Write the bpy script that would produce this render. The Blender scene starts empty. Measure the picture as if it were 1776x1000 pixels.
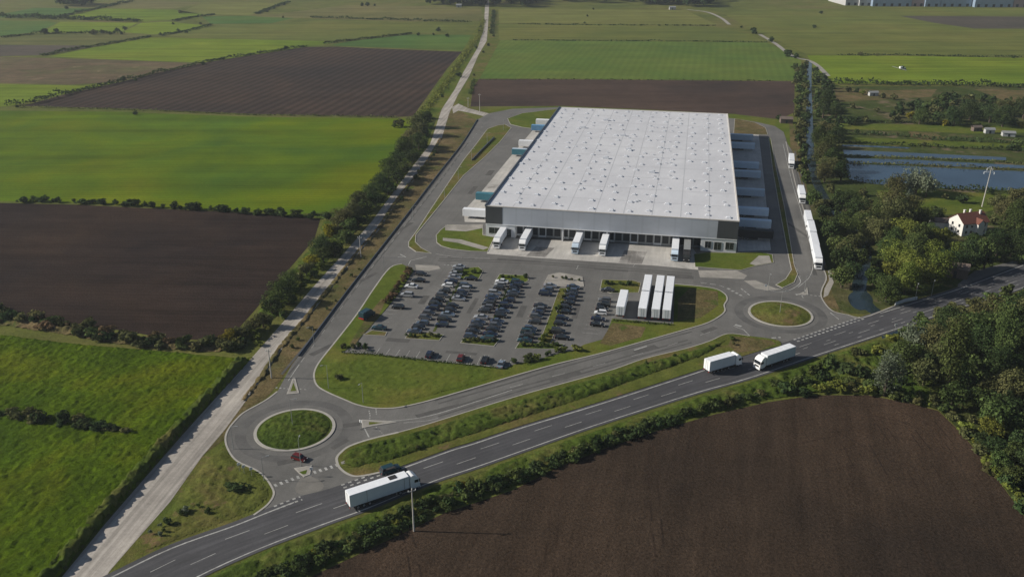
import bpy, bmesh, math, random
import numpy as np
from mathutils import Vector, Matrix, noise, geometry

RND = random.Random(11)
U = RND.uniform
sc = bpy.context.scene
COL = sc.collection
D2R = math.radians

# ---------------------------------------------------------------- camera model (drone 116 m above a flat plain)
CAM_H, FPX, PITCH = 116.0, 1540.0, math.atan2(652, 1540)
CP, SP = math.cos(PITCH), math.sin(PITCH)

def G(px, py, z=0.0):
    """point of the plane z seen at photo pixel (px, py)"""
    dx, dy = (px - 888) / FPX, (py - 500) / FPX
    t = (z - CAM_H) / (-SP - dy * CP)
    return Vector((dx * t, (CP - dy * SP) * t, z))

def depth(px, py, z=0.0):
    return (z - CAM_H) / (-SP - (py - 500) / FPX * CP)

def G2(pts, z=0.0):
    return [G(x, y, z).to_2d() for x, y in pts]

ONES = 'zeroth first second third fourth fifth sixth seventh eighth ninth tenth eleventh twelfth thirteenth fourteenth fifteenth sixteenth seventeenth eighteenth nineteenth'.split()
TENS = {2: 'twent', 3: 'thirt', 4: 'fort', 5: 'fift', 6: 'sixt', 7: 'sevent', 8: 'eight', 9: 'ninet'}
def ordw(n):
    if n < 20: return ONES[n]
    if n >= 100:
        return 'hundredth' if n == 100 else 'hundred-and-' + ordw(n - 100)
    t, o = divmod(n, 10)
    return TENS[t] + ('ieth' if o == 0 else 'y-' + ONES[o])

# ---------------------------------------------------------------- object helpers
def tag(o, label=None, cat=None, group=None, kind=None):
    if label: o['label'] = label
    if cat: o['category'] = cat
    if group: o['group'] = group
    if kind: o['kind'] = kind
    return o

def empty(name, loc=(0, 0, 0), rz=0.0):
    o = bpy.data.objects.new(name, None)
    COL.objects.link(o)
    o.location = loc; o.rotation_euler = (0, 0, rz)
    o.empty_display_size = 0.5
    return o

class MB:
    def __init__(s): s.v = []; s.f = []; s.m = []
    def add(s, vs, fs, mi=0):
        b = len(s.v); s.v += [tuple(v) for v in vs]
        for f in fs: s.f.append(tuple(i + b for i in f)); s.m.append(mi)
        return s
    def box(s, c, size, rz=0.0, mi=0, taper=1.0):
        hx, hy, hz = size[0] / 2, size[1] / 2, size[2] / 2
        vs = []
        cr, sr = math.cos(rz), math.sin(rz)
        for z, k in ((-hz, 1), (hz, taper)):
            for x, y in ((-hx, -hy), (hx, -hy), (hx, hy), (-hx, hy)):
                x, y = x * k, y * k
                vs.append((c[0] + x * cr - y * sr, c[1] + x * sr + y * cr, c[2] + z))
        return s.add(vs, [(0, 3, 2, 1), (4, 5, 6, 7), (0, 1, 5, 4), (1, 2, 6, 5), (2, 3, 7, 6), (3, 0, 4, 7)], mi)
    def prism(s, poly, z0, z1, mi=0, bottom=False, side_mi=None):
        n = len(poly)
        vs = [(p[0], p[1], z0) for p in poly] + [(p[0], p[1], z1) for p in poly]
        tri = geometry.tessellate_polygon([[Vector((p[0], p[1], 0)) for p in poly]])
        tf = []
        for t in tri:
            a, b, c = (poly[i] for i in t)
            if (b[0]-a[0])*(c[1]-a[1]) - (b[1]-a[1])*(c[0]-a[0]) < 0: t = (t[0], t[2], t[1])
            tf.append(tuple(i + n for i in t))
        s.add(vs, tf, mi)
        if z1 != z0:
            area = sum(poly[i][0]*poly[(i+1) % n][1] - poly[(i+1) % n][0]*poly[i][1] for i in range(n))
            base = len(s.v) - 2 * n
            for i in range(n):
                j = (i + 1) % n
                f = (i, j, j + n, i + n) if area > 0 else (j, i, i + n, j + n)
                s.f.append(tuple(k + base for k in f)); s.m.append(mi if side_mi is None else side_mi)
        return s
    def profile(s, prof, y0, y1, mi=0, inset=0.0):
        """side profile (x,z) extruded along y"""
        n = len(prof)
        cx = sum(p[0] for p in prof) / n
        vs = [(p[0], y0, p[1]) for p in prof] + [(p[0], y1, p[1]) for p in prof]
        fs = [tuple(range(n)), tuple(reversed(range(n, 2 * n)))]
        for i in range(n):
            j = (i + 1) % n
            fs.append((j, i, i + n, j + n))
        return s.add(vs, fs, mi)
    def cyl(s, c, r, h, axis='z', n=10, mi=0, r2=None):
        r2 = r if r2 is None else r2
        vs = []
        for k, rr in ((-.5, r), (.5, r2)):
            for i in range(n):
                a = 2 * math.pi * i / n
                p = (rr * math.cos(a), rr * math.sin(a), k * h)
                if axis == 'y': p = (p[0], p[2], p[1])
                elif axis == 'x': p = (p[2], p[0], p[1])
                vs.append((c[0] + p[0], c[1] + p[1], c[2] + p[2]))
        fs = [tuple(reversed(range(n))), tuple(range(n, 2 * n))] + [(i, (i+1) % n, (i+1) % n + n, i + n) for i in range(n)]
        return s.add(vs, fs, mi)
    def tube(s, p0, p1, r0, r1, n=6, mi=0):
        p0, p1 = Vector(p0), Vector(p1); d = (p1 - p0).normalized()
        a = d.orthogonal().normalized(); b = d.cross(a)
        vs = []
        for p, r in ((p0, r0), (p1, r1)):
            for i in range(n):
                t = 2 * math.pi * i / n
                vs.append(p + a * (r * math.cos(t)) + b * (r * math.sin(t)))
        fs = [tuple(reversed(range(n))), tuple(range(n, 2*n))] + [(i, (i+1) % n, (i+1) % n + n, i + n) for i in range(n)]
        return s.add(vs, fs, mi)
    def ribbon(s, pts, w, z, dash=None, gap=None, start=0.0, mi=0):
        P = [Vector((p[0], p[1])) for p in pts]
        if dash is None:
            segs = [P]
        else:
            segs = []
            L = [0.0]
            for a, b in zip(P, P[1:]): L.append(L[-1] + (b - a).length)
            t = start
            while t < L[-1]:
                segs.append([along(P, L, t), along(P, L, min(t + dash, L[-1]))]); t += dash + gap
        for q in segs:
            n = len(q); vs = []
            for i in range(n):
                d = (q[min(i+1, n-1)] - q[max(i-1, 0)])
                if d.length < 1e-6: d = Vector((1, 0))
                d.normalize(); nr = Vector((-d.y, d.x)) * (w / 2)
                vs += [(q[i].x + nr.x, q[i].y + nr.y, z), (q[i].x - nr.x, q[i].y - nr.y, z)]
            s.add(vs, [(2*i, 2*i+1, 2*i+3, 2*i+2) for i in range(n-1)], mi)
        return s
    def build(s, name, mats, parent=None, smooth=False):
        me = bpy.data.meshes.new(name)
        me.from_pydata(s.v, [], s.f)
        mats = mats if isinstance(mats, (list, tuple)) else [mats]
        for m in mats: me.materials.append(m)
        if len(mats) > 1: me.polygons.foreach_set('material_index', s.m)
        if smooth: me.polygons.foreach_set('use_smooth', [True] * len(me.polygons))
        me.update()
        o = bpy.data.objects.new(name, me); COL.objects.link(o)
        if parent: o.parent = parent
        return o

def along(P, L, t):
    for i in range(len(P) - 1):
        if t <= L[i+1] or i == len(P) - 2:
            k = (t - L[i]) / max(L[i+1] - L[i], 1e-9)
            return P[i].lerp(P[i+1], k)

def smooth_line(pts, n=6, closed=False):
    P = [Vector((p[0], p[1])) for p in pts]; out = []
    m = len(P); rng = range(m if closed else m - 1)
    for i in rng:
        p0 = P[(i-1) % m] if closed or i > 0 else P[i]
        p1, p2 = P[i], P[(i+1) % m]
        p3 = P[(i+2) % m] if closed or i + 2 < m else p2
        for k in range(n):
            t = k / n
            out.append(0.5 * ((2*p1) + (p2-p0)*t + (2*p0-5*p1+4*p2-p3)*t*t + (3*p1-p0-3*p2+p3)*t**3))
    if not closed: out.append(P[-1])
    return out

def resample(pts, step):
    P = [Vector((p[0], p[1])) for p in pts]; L = [0.0]
    for a, b in zip(P, P[1:]): L.append(L[-1] + (b - a).length)
    n = max(1, int(L[-1] / step))
    return [along(P, L, L[-1] * i / n) for i in range(n + 1)]

def offset(pts, d):
    out = []
    for i, p in enumerate(pts):
        t = (pts[min(i+1, len(pts)-1)] - pts[max(i-1, 0)]); t.normalize()
        out.append(p + Vector((-t.y, t.x)) * d)
    return out

def bevel(o, w, seg=2):
    bm = bmesh.new(); bm.from_mesh(o.data)
    bmesh.ops.bevel(bm, geom=list(bm.edges), offset=w, segments=seg, affect='EDGES', clamp_overlap=True)
    bm.to_mesh(o.data); bm.free()

def copy_tree(o, parent=None):
    c = o.copy(); COL.objects.link(c); c.parent = parent
    for ch in list(o.children): copy_tree(ch, c)
    return c

# ---------------------------------------------------------------- materials
def new_mat(name):
    m = bpy.data.materials.new(name); m.use_nodes = True
    nt = m.node_tree; nt.nodes.clear()
    out = nt.nodes.new('ShaderNodeOutputMaterial')
    return m, nt, out

def N(nt, t, **kw):
    n = nt.nodes.new(t)
    for k, v in kw.items():
        if k.startswith('i_'):
            key = k[2:]
            n.inputs[int(key) if key.isdigit() else key.replace('_', ' ')].default_value = v
        else: setattr(n, k, v)
    return n

def ramp(nt, fac, stops):
    r = nt.nodes.new('ShaderNodeValToRGB')
    e = r.color_ramp.elements
    while len(e) > 1: e.remove(e[-1])
    for i, (p, c) in enumerate(stops):
        el = e[0] if i == 0 else e.new(p)
        el.position = p; el.color = (*c, 1) if len(c) == 3 else c
    nt.links.new(fac, r.inputs[0])
    return r.outputs[0]

def mixc(nt, a, b, fac, mode='MIX'):
    m = nt.nodes.new('ShaderNodeMix'); m.data_type = 'RGBA'; m.blend_type = mode
    for sock, v in ((m.inputs[0], fac), (m.inputs[6], a), (m.inputs[7], b)):
        if hasattr(v, 'is_linked'): nt.links.new(v, sock)
        else: sock.default_value = v if not isinstance(v, tuple) or len(v) == 4 else (*v, 1)
    return m.outputs[2]

def tone(nt, vec, scale, lo, hi, detail=3, rough=.6):
    n = N(nt, 'ShaderNodeTexNoise', i_Scale=scale, i_Detail=detail, i_Roughness=rough)
    nt.links.new(vec, n.inputs['Vector'])
    return ramp(nt, n.outputs[0], [(.3, (lo,) * 3), (.7, (hi,) * 3)]), n.outputs[0]

def ground_mat(name, cols, big=.02, mid=None, fine=1.2, fine_amt=.3, streak=None, rows=None, bump=.15, bump_scale=1.0, rough=.95, spots=None):
    """cols: three natural colours mixed by broad noise; streak=(angle, along, across, amount); rows=(angle, spacing, amount)"""
    m, nt, out = new_mat(name)
    tc = N(nt, 'ShaderNodeTexCoord'); vec = tc.outputs['Object']
    nb = N(nt, 'ShaderNodeTexNoise', i_Scale=big, i_Detail=5.0, i_Roughness=.6, i_Distortion=.4)
    nt.links.new(vec, nb.inputs['Vector'])
    k = len(cols)
    c = ramp(nt, nb.outputs[0], [(.32 + .36 * i / max(1, k - 1), q) for i, q in enumerate(cols)])
    if mid:
        t, _ = tone(nt, vec, mid[0], 1 - mid[1], 1 + mid[1], 4, .65)
        c = mixc(nt, c, t, 1.0, 'MULTIPLY')
    if streak:
        mr = N(nt, 'ShaderNodeMapping'); mr.inputs['Rotation'].default_value = (0, 0, -streak[0])
        mp = N(nt, 'ShaderNodeMapping'); mp.inputs['Scale'].default_value = (streak[1], streak[2], 1)
        nt.links.new(vec, mr.inputs[0]); nt.links.new(mr.outputs[0], mp.inputs[0])
        t, _ = tone(nt, mp.outputs[0], 1.0, 1 - streak[3], 1 + streak[3], 4, .7)
        c = mixc(nt, c, t, 1.0, 'MULTIPLY')
    if rows:
        mp = N(nt, 'ShaderNodeMapping'); mp.inputs['Rotation'].default_value = (0, 0, -rows[0])
        nt.links.new(vec, mp.inputs[0])
        w = N(nt, 'ShaderNodeTexWave', bands_direction='Y', i_Scale=.314159 / rows[1], i_Distortion=rows[3] if len(rows) > 3 else 1.5, i_Detail=3.0)
        w.inputs['Detail Scale'].default_value = 2.0
        nt.links.new(mp.outputs[0], w.inputs[0])
        t = ramp(nt, w.outputs[1], [(.2, (1 - rows[2],) * 3), (.8, (1 + rows[2],) * 3)])
        c = mixc(nt, c, t, 1.0, 'MULTIPLY')
    t, _ = tone(nt, vec, fine, 1 - fine_amt, 1 + fine_amt, 5, .8)
    c = mixc(nt, c, t, 1.0, 'MULTIPLY')
    if spots:   # scattered differently coloured patches: (scale, threshold, colour)
        ns = N(nt, 'ShaderNodeTexNoise', i_Scale=spots[0], i_Detail=6.0, i_Roughness=.7)
        nt.links.new(vec, ns.inputs['Vector'])
        f = ramp(nt, ns.outputs[0], [(spots[1], (0, 0, 0)), (min(1, spots[1] + .1), (1, 1, 1))])
        c = mixc(nt, c, spots[2], f)
    bs = N(nt, 'ShaderNodeBsdfPrincipled', i_Roughness=rough)
    bs.inputs['Specular IOR Level'].default_value = .03 if rough >= .95 else .25
    nt.links.new(c, bs.inputs['Base Color'])
    if bump:
        nf = N(nt, 'ShaderNodeTexNoise', i_Scale=bump_scale, i_Detail=6.0, i_Roughness=.7)
        nt.links.new(vec, nf.inputs['Vector'])
        b = N(nt, 'ShaderNodeBump', i_Strength=1.0, i_Distance=bump)
        nt.links.new(nf.outputs[0], b.inputs['Height']); nt.links.new(b.outputs[0], bs.inputs['Normal'])
    nt.links.new(bs.outputs[0], out.inputs[0])
    return m

def plain_mat(name, col, rough=.6, metal=0.0, var=.06, scale=.8, spec=.4, rnd=0.0):
    m, nt, out = new_mat(name)
    tc = N(nt, 'ShaderNodeTexCoord')
    t, _ = tone(nt, tc.outputs['Object'], scale, 1 - var, 1 + var, 5, .7)
    c = mixc(nt, (*col, 1), t, 1.0, 'MULTIPLY')
    if rnd:
        oi = N(nt, 'ShaderNodeObjectInfo')
        c = mixc(nt, c, ramp(nt, oi.outputs['Random'], [(0, (1 - rnd,) * 3), (1, (1 + rnd,) * 3)]), 1.0, 'MULTIPLY')
    bs = N(nt, 'ShaderNodeBsdfPrincipled', i_Roughness=rough, i_Metallic=metal)
    bs.inputs['Specular IOR Level'].default_value = spec
    nt.links.new(c, bs.inputs['Base Color']); nt.links.new(bs.outputs[0], out.inputs[0])
    return m

def leaf_mat(name, c1, c2, c3):
    m, nt, out = new_mat(name)
    geo = N(nt, 'ShaderNodeNewGeometry'); oi = N(nt, 'ShaderNodeObjectInfo'); tc = N(nt, 'ShaderNodeTexCoord')
    nz = N(nt, 'ShaderNodeTexNoise', i_Scale=3.5, i_Detail=3.0)
    nt.links.new(tc.outputs['Object'], nz.inputs['Vector'])
    c = ramp(nt, nz.outputs[0], [(.3, c1), (.5, c2), (.72, c3)])
    v = ramp(nt, geo.outputs['Random Per Island'], [(0, (.65,) * 3), (1, (1.35,) * 3)])
    c = mixc(nt, c, v, 1.0, 'MULTIPLY')
    hs = N(nt, 'ShaderNodeHueSaturation')
    mr = N(nt, 'ShaderNodeMapRange'); mr.inputs['To Min'].default_value = .475; mr.inputs['To Max'].default_value = .515
    nt.links.new(oi.outputs['Random'], mr.inputs[0]); nt.links.new(mr.outputs[0], hs.inputs['Hue'])
    nt.links.new(c, hs.inputs['Color'])
    wn = N(nt, 'ShaderNodeTexWhiteNoise', noise_dimensions='1D'); nt.links.new(oi.outputs['Random'], wn.inputs['W'])
    mr2 = N(nt, 'ShaderNodeMapRange'); mr2.inputs['To Min'].default_value = .72; mr2.inputs['To Max'].default_value = 1.25
    nt.links.new(wn.outputs[0], mr2.inputs[0]); nt.links.new(mr2.outputs[0], hs.inputs['Value'])
    d = N(nt, 'ShaderNodeBsdfDiffuse'); tr = N(nt, 'ShaderNodeBsdfTranslucent'); mx = N(nt, 'ShaderNodeMixShader'); mx.inputs[0].default_value = .25
    nt.links.new(hs.outputs[0], d.inputs[0]); nt.links.new(hs.outputs[0], tr.inputs[0])
    nt.links.new(d.outputs[0], mx.inputs[1]); nt.links.new(tr.outputs[0], mx.inputs[2]); nt.links.new(mx.outputs[0], out.inputs[0])
    return m

LEAF = {
    'dark':   leaf_mat('leaf_dark_green', (0.029, 0.048, 0.019), (0.043, 0.068, 0.026), (0.068, 0.096, 0.036)),
    'green':  leaf_mat('leaf_mid_green', (0.047, 0.070, 0.022), (0.068, 0.096, 0.031), (0.101, 0.135, 0.044)),
    'bright': leaf_mat('leaf_yellow_green', (0.081, 0.104, 0.021), (0.120, 0.146, 0.031), (0.172, 0.195, 0.044)),
    'olive':  leaf_mat('leaf_olive', (0.068, 0.075, 0.029), (0.101, 0.107, 0.043), (0.143, 0.143, 0.062)),
    'yellow': leaf_mat('leaf_autumn_yellow', (0.116, 0.110, 0.015), (0.182, 0.160, 0.020), (0.253, 0.209, 0.029)),
    'silver': leaf_mat('leaf_silver_grey', (0.093, 0.119, 0.076), (0.139, 0.170, 0.112), (0.212, 0.241, 0.170)),
    'brown':  leaf_mat('leaf_dry_brown', (0.091, 0.065, 0.036), (0.137, 0.096, 0.052), (0.195, 0.137, 0.075)),
}
M_BARK = plain_mat('bark', (.075, .058, .042), .95, var=.3, scale=3)

ROWA = D2R(77.7)          # direction of the field strips, the gravel road and the warehouse's long side
M = {}
M['ground'] = ground_mat('rough_grass', [(.075, .092, .022), (.098, .110, .026), (.128, .116, .040)], .012, (.06, .2), .6, .25, streak=(0, .01, .06, .15), bump=.3, bump_scale=.8)
M['verge'] = ground_mat('verge_grass', [(.070, .095, .018), (.095, .105, .024), (.135, .100, .042)], .05, (.25, .22), 1.3, .3, bump=.25, bump_scale=1.6, spots=(.12, .58, (.15, .10, .055)))
M['lawn'] = ground_mat('lawn_grass', [(.060, .090, .014), (.085, .110, .018), (.120, .120, .026)], .05, (.3, .15), 1.5, .25, bump=.15, bump_scale=2)
M['meadow'] = ground_mat('tall_meadow_grass', [(.034, .064, .003), (.054, .088, .003), (.094, .110, .005)], .03, (.25, .2), 1.0, .35, streak=(D2R(80), .06, .5, .25), bump=.35, bump_scale=1.4)
M['weeds'] = ground_mat('tall_weeds', [(.035, .058, .010), (.055, .080, .014), (.095, .092, .028)], .08, (.4, .3), 1.1, .4, bump=.3, bump_scale=1.6)
M['dryweeds'] = ground_mat('dry_weeds', [(.075, .075, .028), (.110, .088, .040), (.150, .110, .058)], .06, (.3, .25), 1.2, .35, bump=.25, bump_scale=1.5, spots=(.1, .56, (.060, .085, .018)))
M['scrub'] = ground_mat('scrub_ground', [(.034, .050, .014), (.050, .066, .018), (.085, .078, .036)], .03, (.15, .25), .7, .3, bump=.4, bump_scale=.7, spots=(.05, .56, (.15, .115, .075)))
M['woodfloor'] = ground_mat('woodland_floor', [(.030, .040, .012), (.045, .058, .016), (.070, .070, .028)], .1, (.3, .3), 1.0, .35, bump=.3, bump_scale=1.2)
def crop(name, a, b, c, big=.008, st=.24, rows=None, ang=0.0):
    a, b, c = (tuple(x * f for x, f in zip(q, (1.10, 1.06, .72))) for q in (a, b, c))
    return ground_mat(name, [a, b, c], big, (.03, .14), .8, .18, streak=(ang, .004, .06, st), rows=rows or (ang + .05, 11, .035, 1.2), bump=.12, bump_scale=1.0)
M['crop_near'] = crop('young_crop_near', (.042, .092, .016), (.072, .116, .007), (.112, .132, .006), .010, .22, (D2R(-2), 3.2, .06, 2.0))
M['crop_teal'] = crop('young_crop_deep_green', (.045, .095, .034), (.058, .110, .036), (.075, .118, .036))
M['crop_mid'] = crop('young_crop_mid', (.062, .110, .034), (.080, .122, .036), (.095, .128, .040), .012, .10, (ROWA, 6, .05, 1.0))
M['crop_bright'] = crop('young_crop_bright', (.085, .135, .020), (.110, .160, .022), (.135, .170, .026))
M['crop_olive'] = crop('meadow_olive', (.082, .105, .038), (.098, .115, .040), (.115, .120, .046))
M['crop_yellow'] = crop('stubble_yellow_green', (.100, .116, .046), (.116, .128, .050), (.130, .136, .058))
M['crop_tan'] = crop('stubble_tan', (.088, .096, .046), (.108, .108, .056), (.126, .116, .064))
M['crop_dull'] = crop('pasture_dull_green', (.078, .092, .044), (.092, .102, .048), (.112, .106, .056))
M['crop_brown'] = ground_mat('dry_pasture', [(.085, .075, .040), (.115, .085, .052), (.090, .090, .040)], .02, (.08, .2), .5, .2, streak=(0, .012, .09, .22), bump=.2, spots=(.04, .6, (.22, .165, .105)))
def soil(name, a, b, c, rows, streak, big=.01, fine_amt=.5):
    return ground_mat(name, [a, b, c], big, (.12, .12), 1.6, fine_amt, streak=streak, rows=rows, bump=.22, bump_scale=1.8, rough=1.0)
M['soil_near'] = soil('ploughed_soil_warm', (.029, .0215, .0165), (.046, .032, .0225), (.066, .043, .029), (D2R(72), 2.6, .03, 6.0), (D2R(76), .012, .22, .20), .012, .62)
M['soil_left'] = soil('ploughed_soil_dark', (.0175, .0145, .0155), (.026, .0185, .0165), (.040, .026, .0195), (D2R(-2), 2.4, .06, 4.0), (D2R(-2), .012, .14, .30))
M['soil_rows'] = soil('ploughed_soil_rows', (.032, .026, .024), (.042, .031, .026), (.056, .038, .029), (D2R(78.5), 7.0, .20, .8), (0, .006, .05, .14))
M['soil_far'] = soil('ploughed_soil_far', (.044, .033, .029), (.064, .044, .036), (.078, .054, .042), (0, 5, .04, 2.0), (0, .006, .06, .2))
M['soil_grey'] = soil('ploughed_soil_grey', (.060, .055, .046), (.070, .062, .050), (.085, .072, .058), (0, 8, .04, 2.0), (0, .004, .05, .12))

def road_mat(name, col, wear, wear_dir=None, tracks=.1):
    return ground_mat(name, [tuple(c * (1 - wear) for c in col), col, tuple(c * (1 + wear) for c in col)], .05, (.16, .10), 2.2, .16, streak=(wear_dir or 0, .006, .40, tracks), bump=.006, bump_scale=8, rough=.9, spots=(.045, .60, tuple(c * 1.28 for c in col)))
M['asphalt'] = road_mat('asphalt_worn', (.122, .119, .113), .14, ROWA, .09)
M['asphalt_road'] = road_mat('asphalt_road', (.086, .084, .082), .10, D2R(28), .10)
M['highway'] = road_mat('asphalt_dark', (.066, .066, .071), .12, D2R(32), .28)
M['concrete_dust'] = ground_mat('dusty_asphalt', [(.15, .145, .135), (.165, .158, .145), (.18, .172, .158)], .2, (.4, .1), 3, .12, bump=0)
M['stain'] = ground_mat('stained_concrete', [(.14, .135, .125), (.21, .20, .19), (.33, .32, .30)], .12, (.3, .15), 1.5, .12, streak=(ROWA, .05, .6, .3), bump=0)
M['concrete'] = ground_mat('concrete_apron', [(.33, .32, .30), (.39, .375, .35), (.44, .42, .39)], .06, (.2, .08), 1.5, .08, streak=(ROWA, .06, .5, .14), bump=.01, bump_scale=3, rough=.9, spots=(.08, .60, (.20, .19, .175)))
M['paving'] = ground_mat('pale_gravel_paving', [(.22, .21, .19), (.28, .265, .24), (.33, .31, .28)], .15, (.4, .1), 3, .12, bump=.02, bump_scale=4, rough=.95)
M['gravel'] = ground_mat('gravel_road', [(.27, .25, .225), (.33, .305, .275), (.39, .36, .32)], .06, (.25, .10), 1.4, .14, streak=(D2R(82), .010, .75, .30), bump=.05, bump_scale=2, rough=1.0, spots=(.11, .64, (.16, .145, .125)))
M['paint'] = ground_mat('road_paint', [(.24, .24, .23), (.32, .32, .305), (.40, .40, .385)], .25, (1.2, .3), 6, .12, bump=0, rough=.7)
M['kerb'] = plain_mat('kerb_concrete', (.33, .315, .285), .9, var=.14, scale=.6)
def water(name, col, rough):
    m, nt, out = new_mat(name)
    tc = N(nt, 'ShaderNodeTexCoord')
    nz = N(nt, 'ShaderNodeTexNoise', i_Scale=1.6, i_Detail=4.0); nt.links.new(tc.outputs['Object'], nz.inputs['Vector'])
    b = N(nt, 'ShaderNodeBump', i_Strength=.35, i_Distance=.06); nt.links.new(nz.outputs[0], b.inputs['Height'])
    nl = N(nt, 'ShaderNodeTexNoise', i_Scale=.05, i_Detail=4.0); nt.links.new(tc.outputs['Object'], nl.inputs['Vector'])
    c = ramp(nt, nl.outputs[0], [(.35, tuple(x * .8 for x in col)), (.65, tuple(x * 1.2 for x in col))])
    bs = N(nt, 'ShaderNodeBsdfPrincipled', i_Roughness=rough, i_IOR=1.33)
    nt.links.new(c, bs.inputs['Base Color']); nt.links.new(b.outputs[0], bs.inputs['Normal']); nt.links.new(bs.outputs[0], out.inputs[0])
    return m
M['canal_water'] = water('canal_water', (.018, .030, .036), .10)
M['water'] = water('pond_water', (.028, .052, .085), .12)
M['roof'] = ground_mat('roof_membrane', [(.50, .505, .53), (.54, .545, .57), (.57, .575, .595)], .03, (.12, .04), 1.2, .04, streak=(ROWA, .02, .25, .04), bump=.01, rough=.55)
M['seam'] = plain_mat('roof_seam', (.40, .41, .43), .7, var=.1)
M['skylight'] = plain_mat('rooflight_dome', (.62, .64, .68), .4, var=.03)
M['cap'] = plain_mat('parapet_cap_dark', (.045, .060, .085), .5, var=.08)
M['cap_light'] = plain_mat('parapet_cap_light', (.55, .52, .48), .5, var=.05)
def clad_mat(name, col, sp):
    m, nt, out = new_mat(name)
    tc = N(nt, 'ShaderNodeTexCoord')
    w = N(nt, 'ShaderNodeTexWave', bands_direction='X', i_Scale=.314159 / sp); nt.links.new(tc.outputs['Object'], w.inputs[0])
    t1 = ramp(nt, w.outputs[1], [(0, (.93,) * 3), (.06, (1,) * 3)])
    mp = N(nt, 'ShaderNodeMapping'); mp.inputs['Scale'].default_value = (.045, .3, .12); nt.links.new(tc.outputs['Object'], mp.inputs[0])
    t2, _ = tone(nt, mp.outputs[0], 1.0, .88, 1.12, 4, .6)
    c = mixc(nt, mixc(nt, (*col, 1), t1, 1.0, 'MULTIPLY'), t2, 1.0, 'MULTIPLY')
    bs = N(nt, 'ShaderNodeBsdfPrincipled', i_Roughness=.42, i_Metallic=.15)
    nt.links.new(c, bs.inputs['Base Color']); nt.links.new(bs.outputs[0], out.inputs[0])
    return m
M['clad'] = clad_mat('metal_cladding_grey', (.42, .45, .50), 6.0)
M['clad_dark'] = clad_mat('metal_cladding_dark', (.055, .060, .066), 3.0)
M['render'] = plain_mat('white_wall_panel', (.62, .63, .64), .7, var=.05)
M['door'] = plain_mat('dock_door_dark', (.030, .034, .040), .4, var=.15)
M['seal'] = plain_mat('dock_seal_black', (.015, .015, .017), .8)
M['glass'] = plain_mat('dark_glass', (.018, .022, .028), .06, var=.1, spec=.8)
M['steel'] = plain_mat('galvanised_steel', (.30, .31, .31), .5, .3)
M['pole'] = plain_mat('pole_concrete', (.42, .40, .37), .9, var=.12)
M['white'] = plain_mat('white_paint', (.78, .79, .80), .35, var=.04, rnd=.06)
M['white_roof'] = plain_mat('trailer_white', (.74, .76, .79), .38, var=.05, scale=.5, rnd=.05)
M['cloth'] = plain_mat('curtain_side_white', (.60, .63, .67), .5, var=.07, scale=.5, rnd=.08)
M['teal'] = plain_mat('trailer_teal', (.045, .17, .22), .5, var=.1, rnd=.15)
M['blue'] = plain_mat('trailer_blue', (.10, .24, .40), .45, var=.06, rnd=.25)
M['blue_pale'] = plain_mat('trailer_pale_blue', (.50, .60, .70), .45, var=.06, rnd=.2)
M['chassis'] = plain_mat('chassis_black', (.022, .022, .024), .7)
M['tyre'] = plain_mat('tyre_rubber', (.018, .018, .019), .9)
M['rim'] = plain_mat('wheel_rim', (.35, .35, .36), .35, .6)
M['red'] = plain_mat('lamp_red', (.35, .02, .015), .3)
M['lamp'] = plain_mat('lamp_clear', (.7, .7, .68), .1)
M['tile_red'] = plain_mat('roof_tile_red', (.135, .050, .034), .8, var=.25, scale=2)
M['plaster'] = plain_mat('plaster_white', (.62, .61, .58), .85, var=.05)
M['house_brick'] = plain_mat('shed_brown', (.13, .10, .085), .9, var=.2)
M['shed_white'] = plain_mat('shed_white', (.38, .385, .39), .6)
M['shed_blue'] = clad_mat('shed_blue', (.26, .34, .45), 8.0)
M['shed_red'] = plain_mat('shed_red', (.36, .26, .25), .8, var=.15)
PAINT = {k: plain_mat('car_paint_' + k.replace(' ', '_'), c, .22, .25, .03, 1.0, .6) for k, c in {
    'black': (.012, .013, .015), 'dark grey': (.035, .037, .042), 'grey': (.11, .115, .125), 'silver': (.34, .35, .37), 'white': (.72, .73, .74),
    'navy': (.015, .024, .055), 'blue grey': (.07, .095, .14), 'teal': (.018, .055, .07), 'dark red': (.14, .018, .016), 'pale silver blue': (.22, .27, .33)}.items()}

# ---------------------------------------------------------------- sheets of ground
SHEETS = []
def sheet(name, pix, mat, z, smooth=0, world=None):
    P = [Vector(p) for p in world] if world else G2(pix)
    if smooth: P = smooth_line(P, smooth, True)
    o = MB().prism(P, z, z).build(name, M[mat])
    return tag(o, kind='structure')

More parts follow.
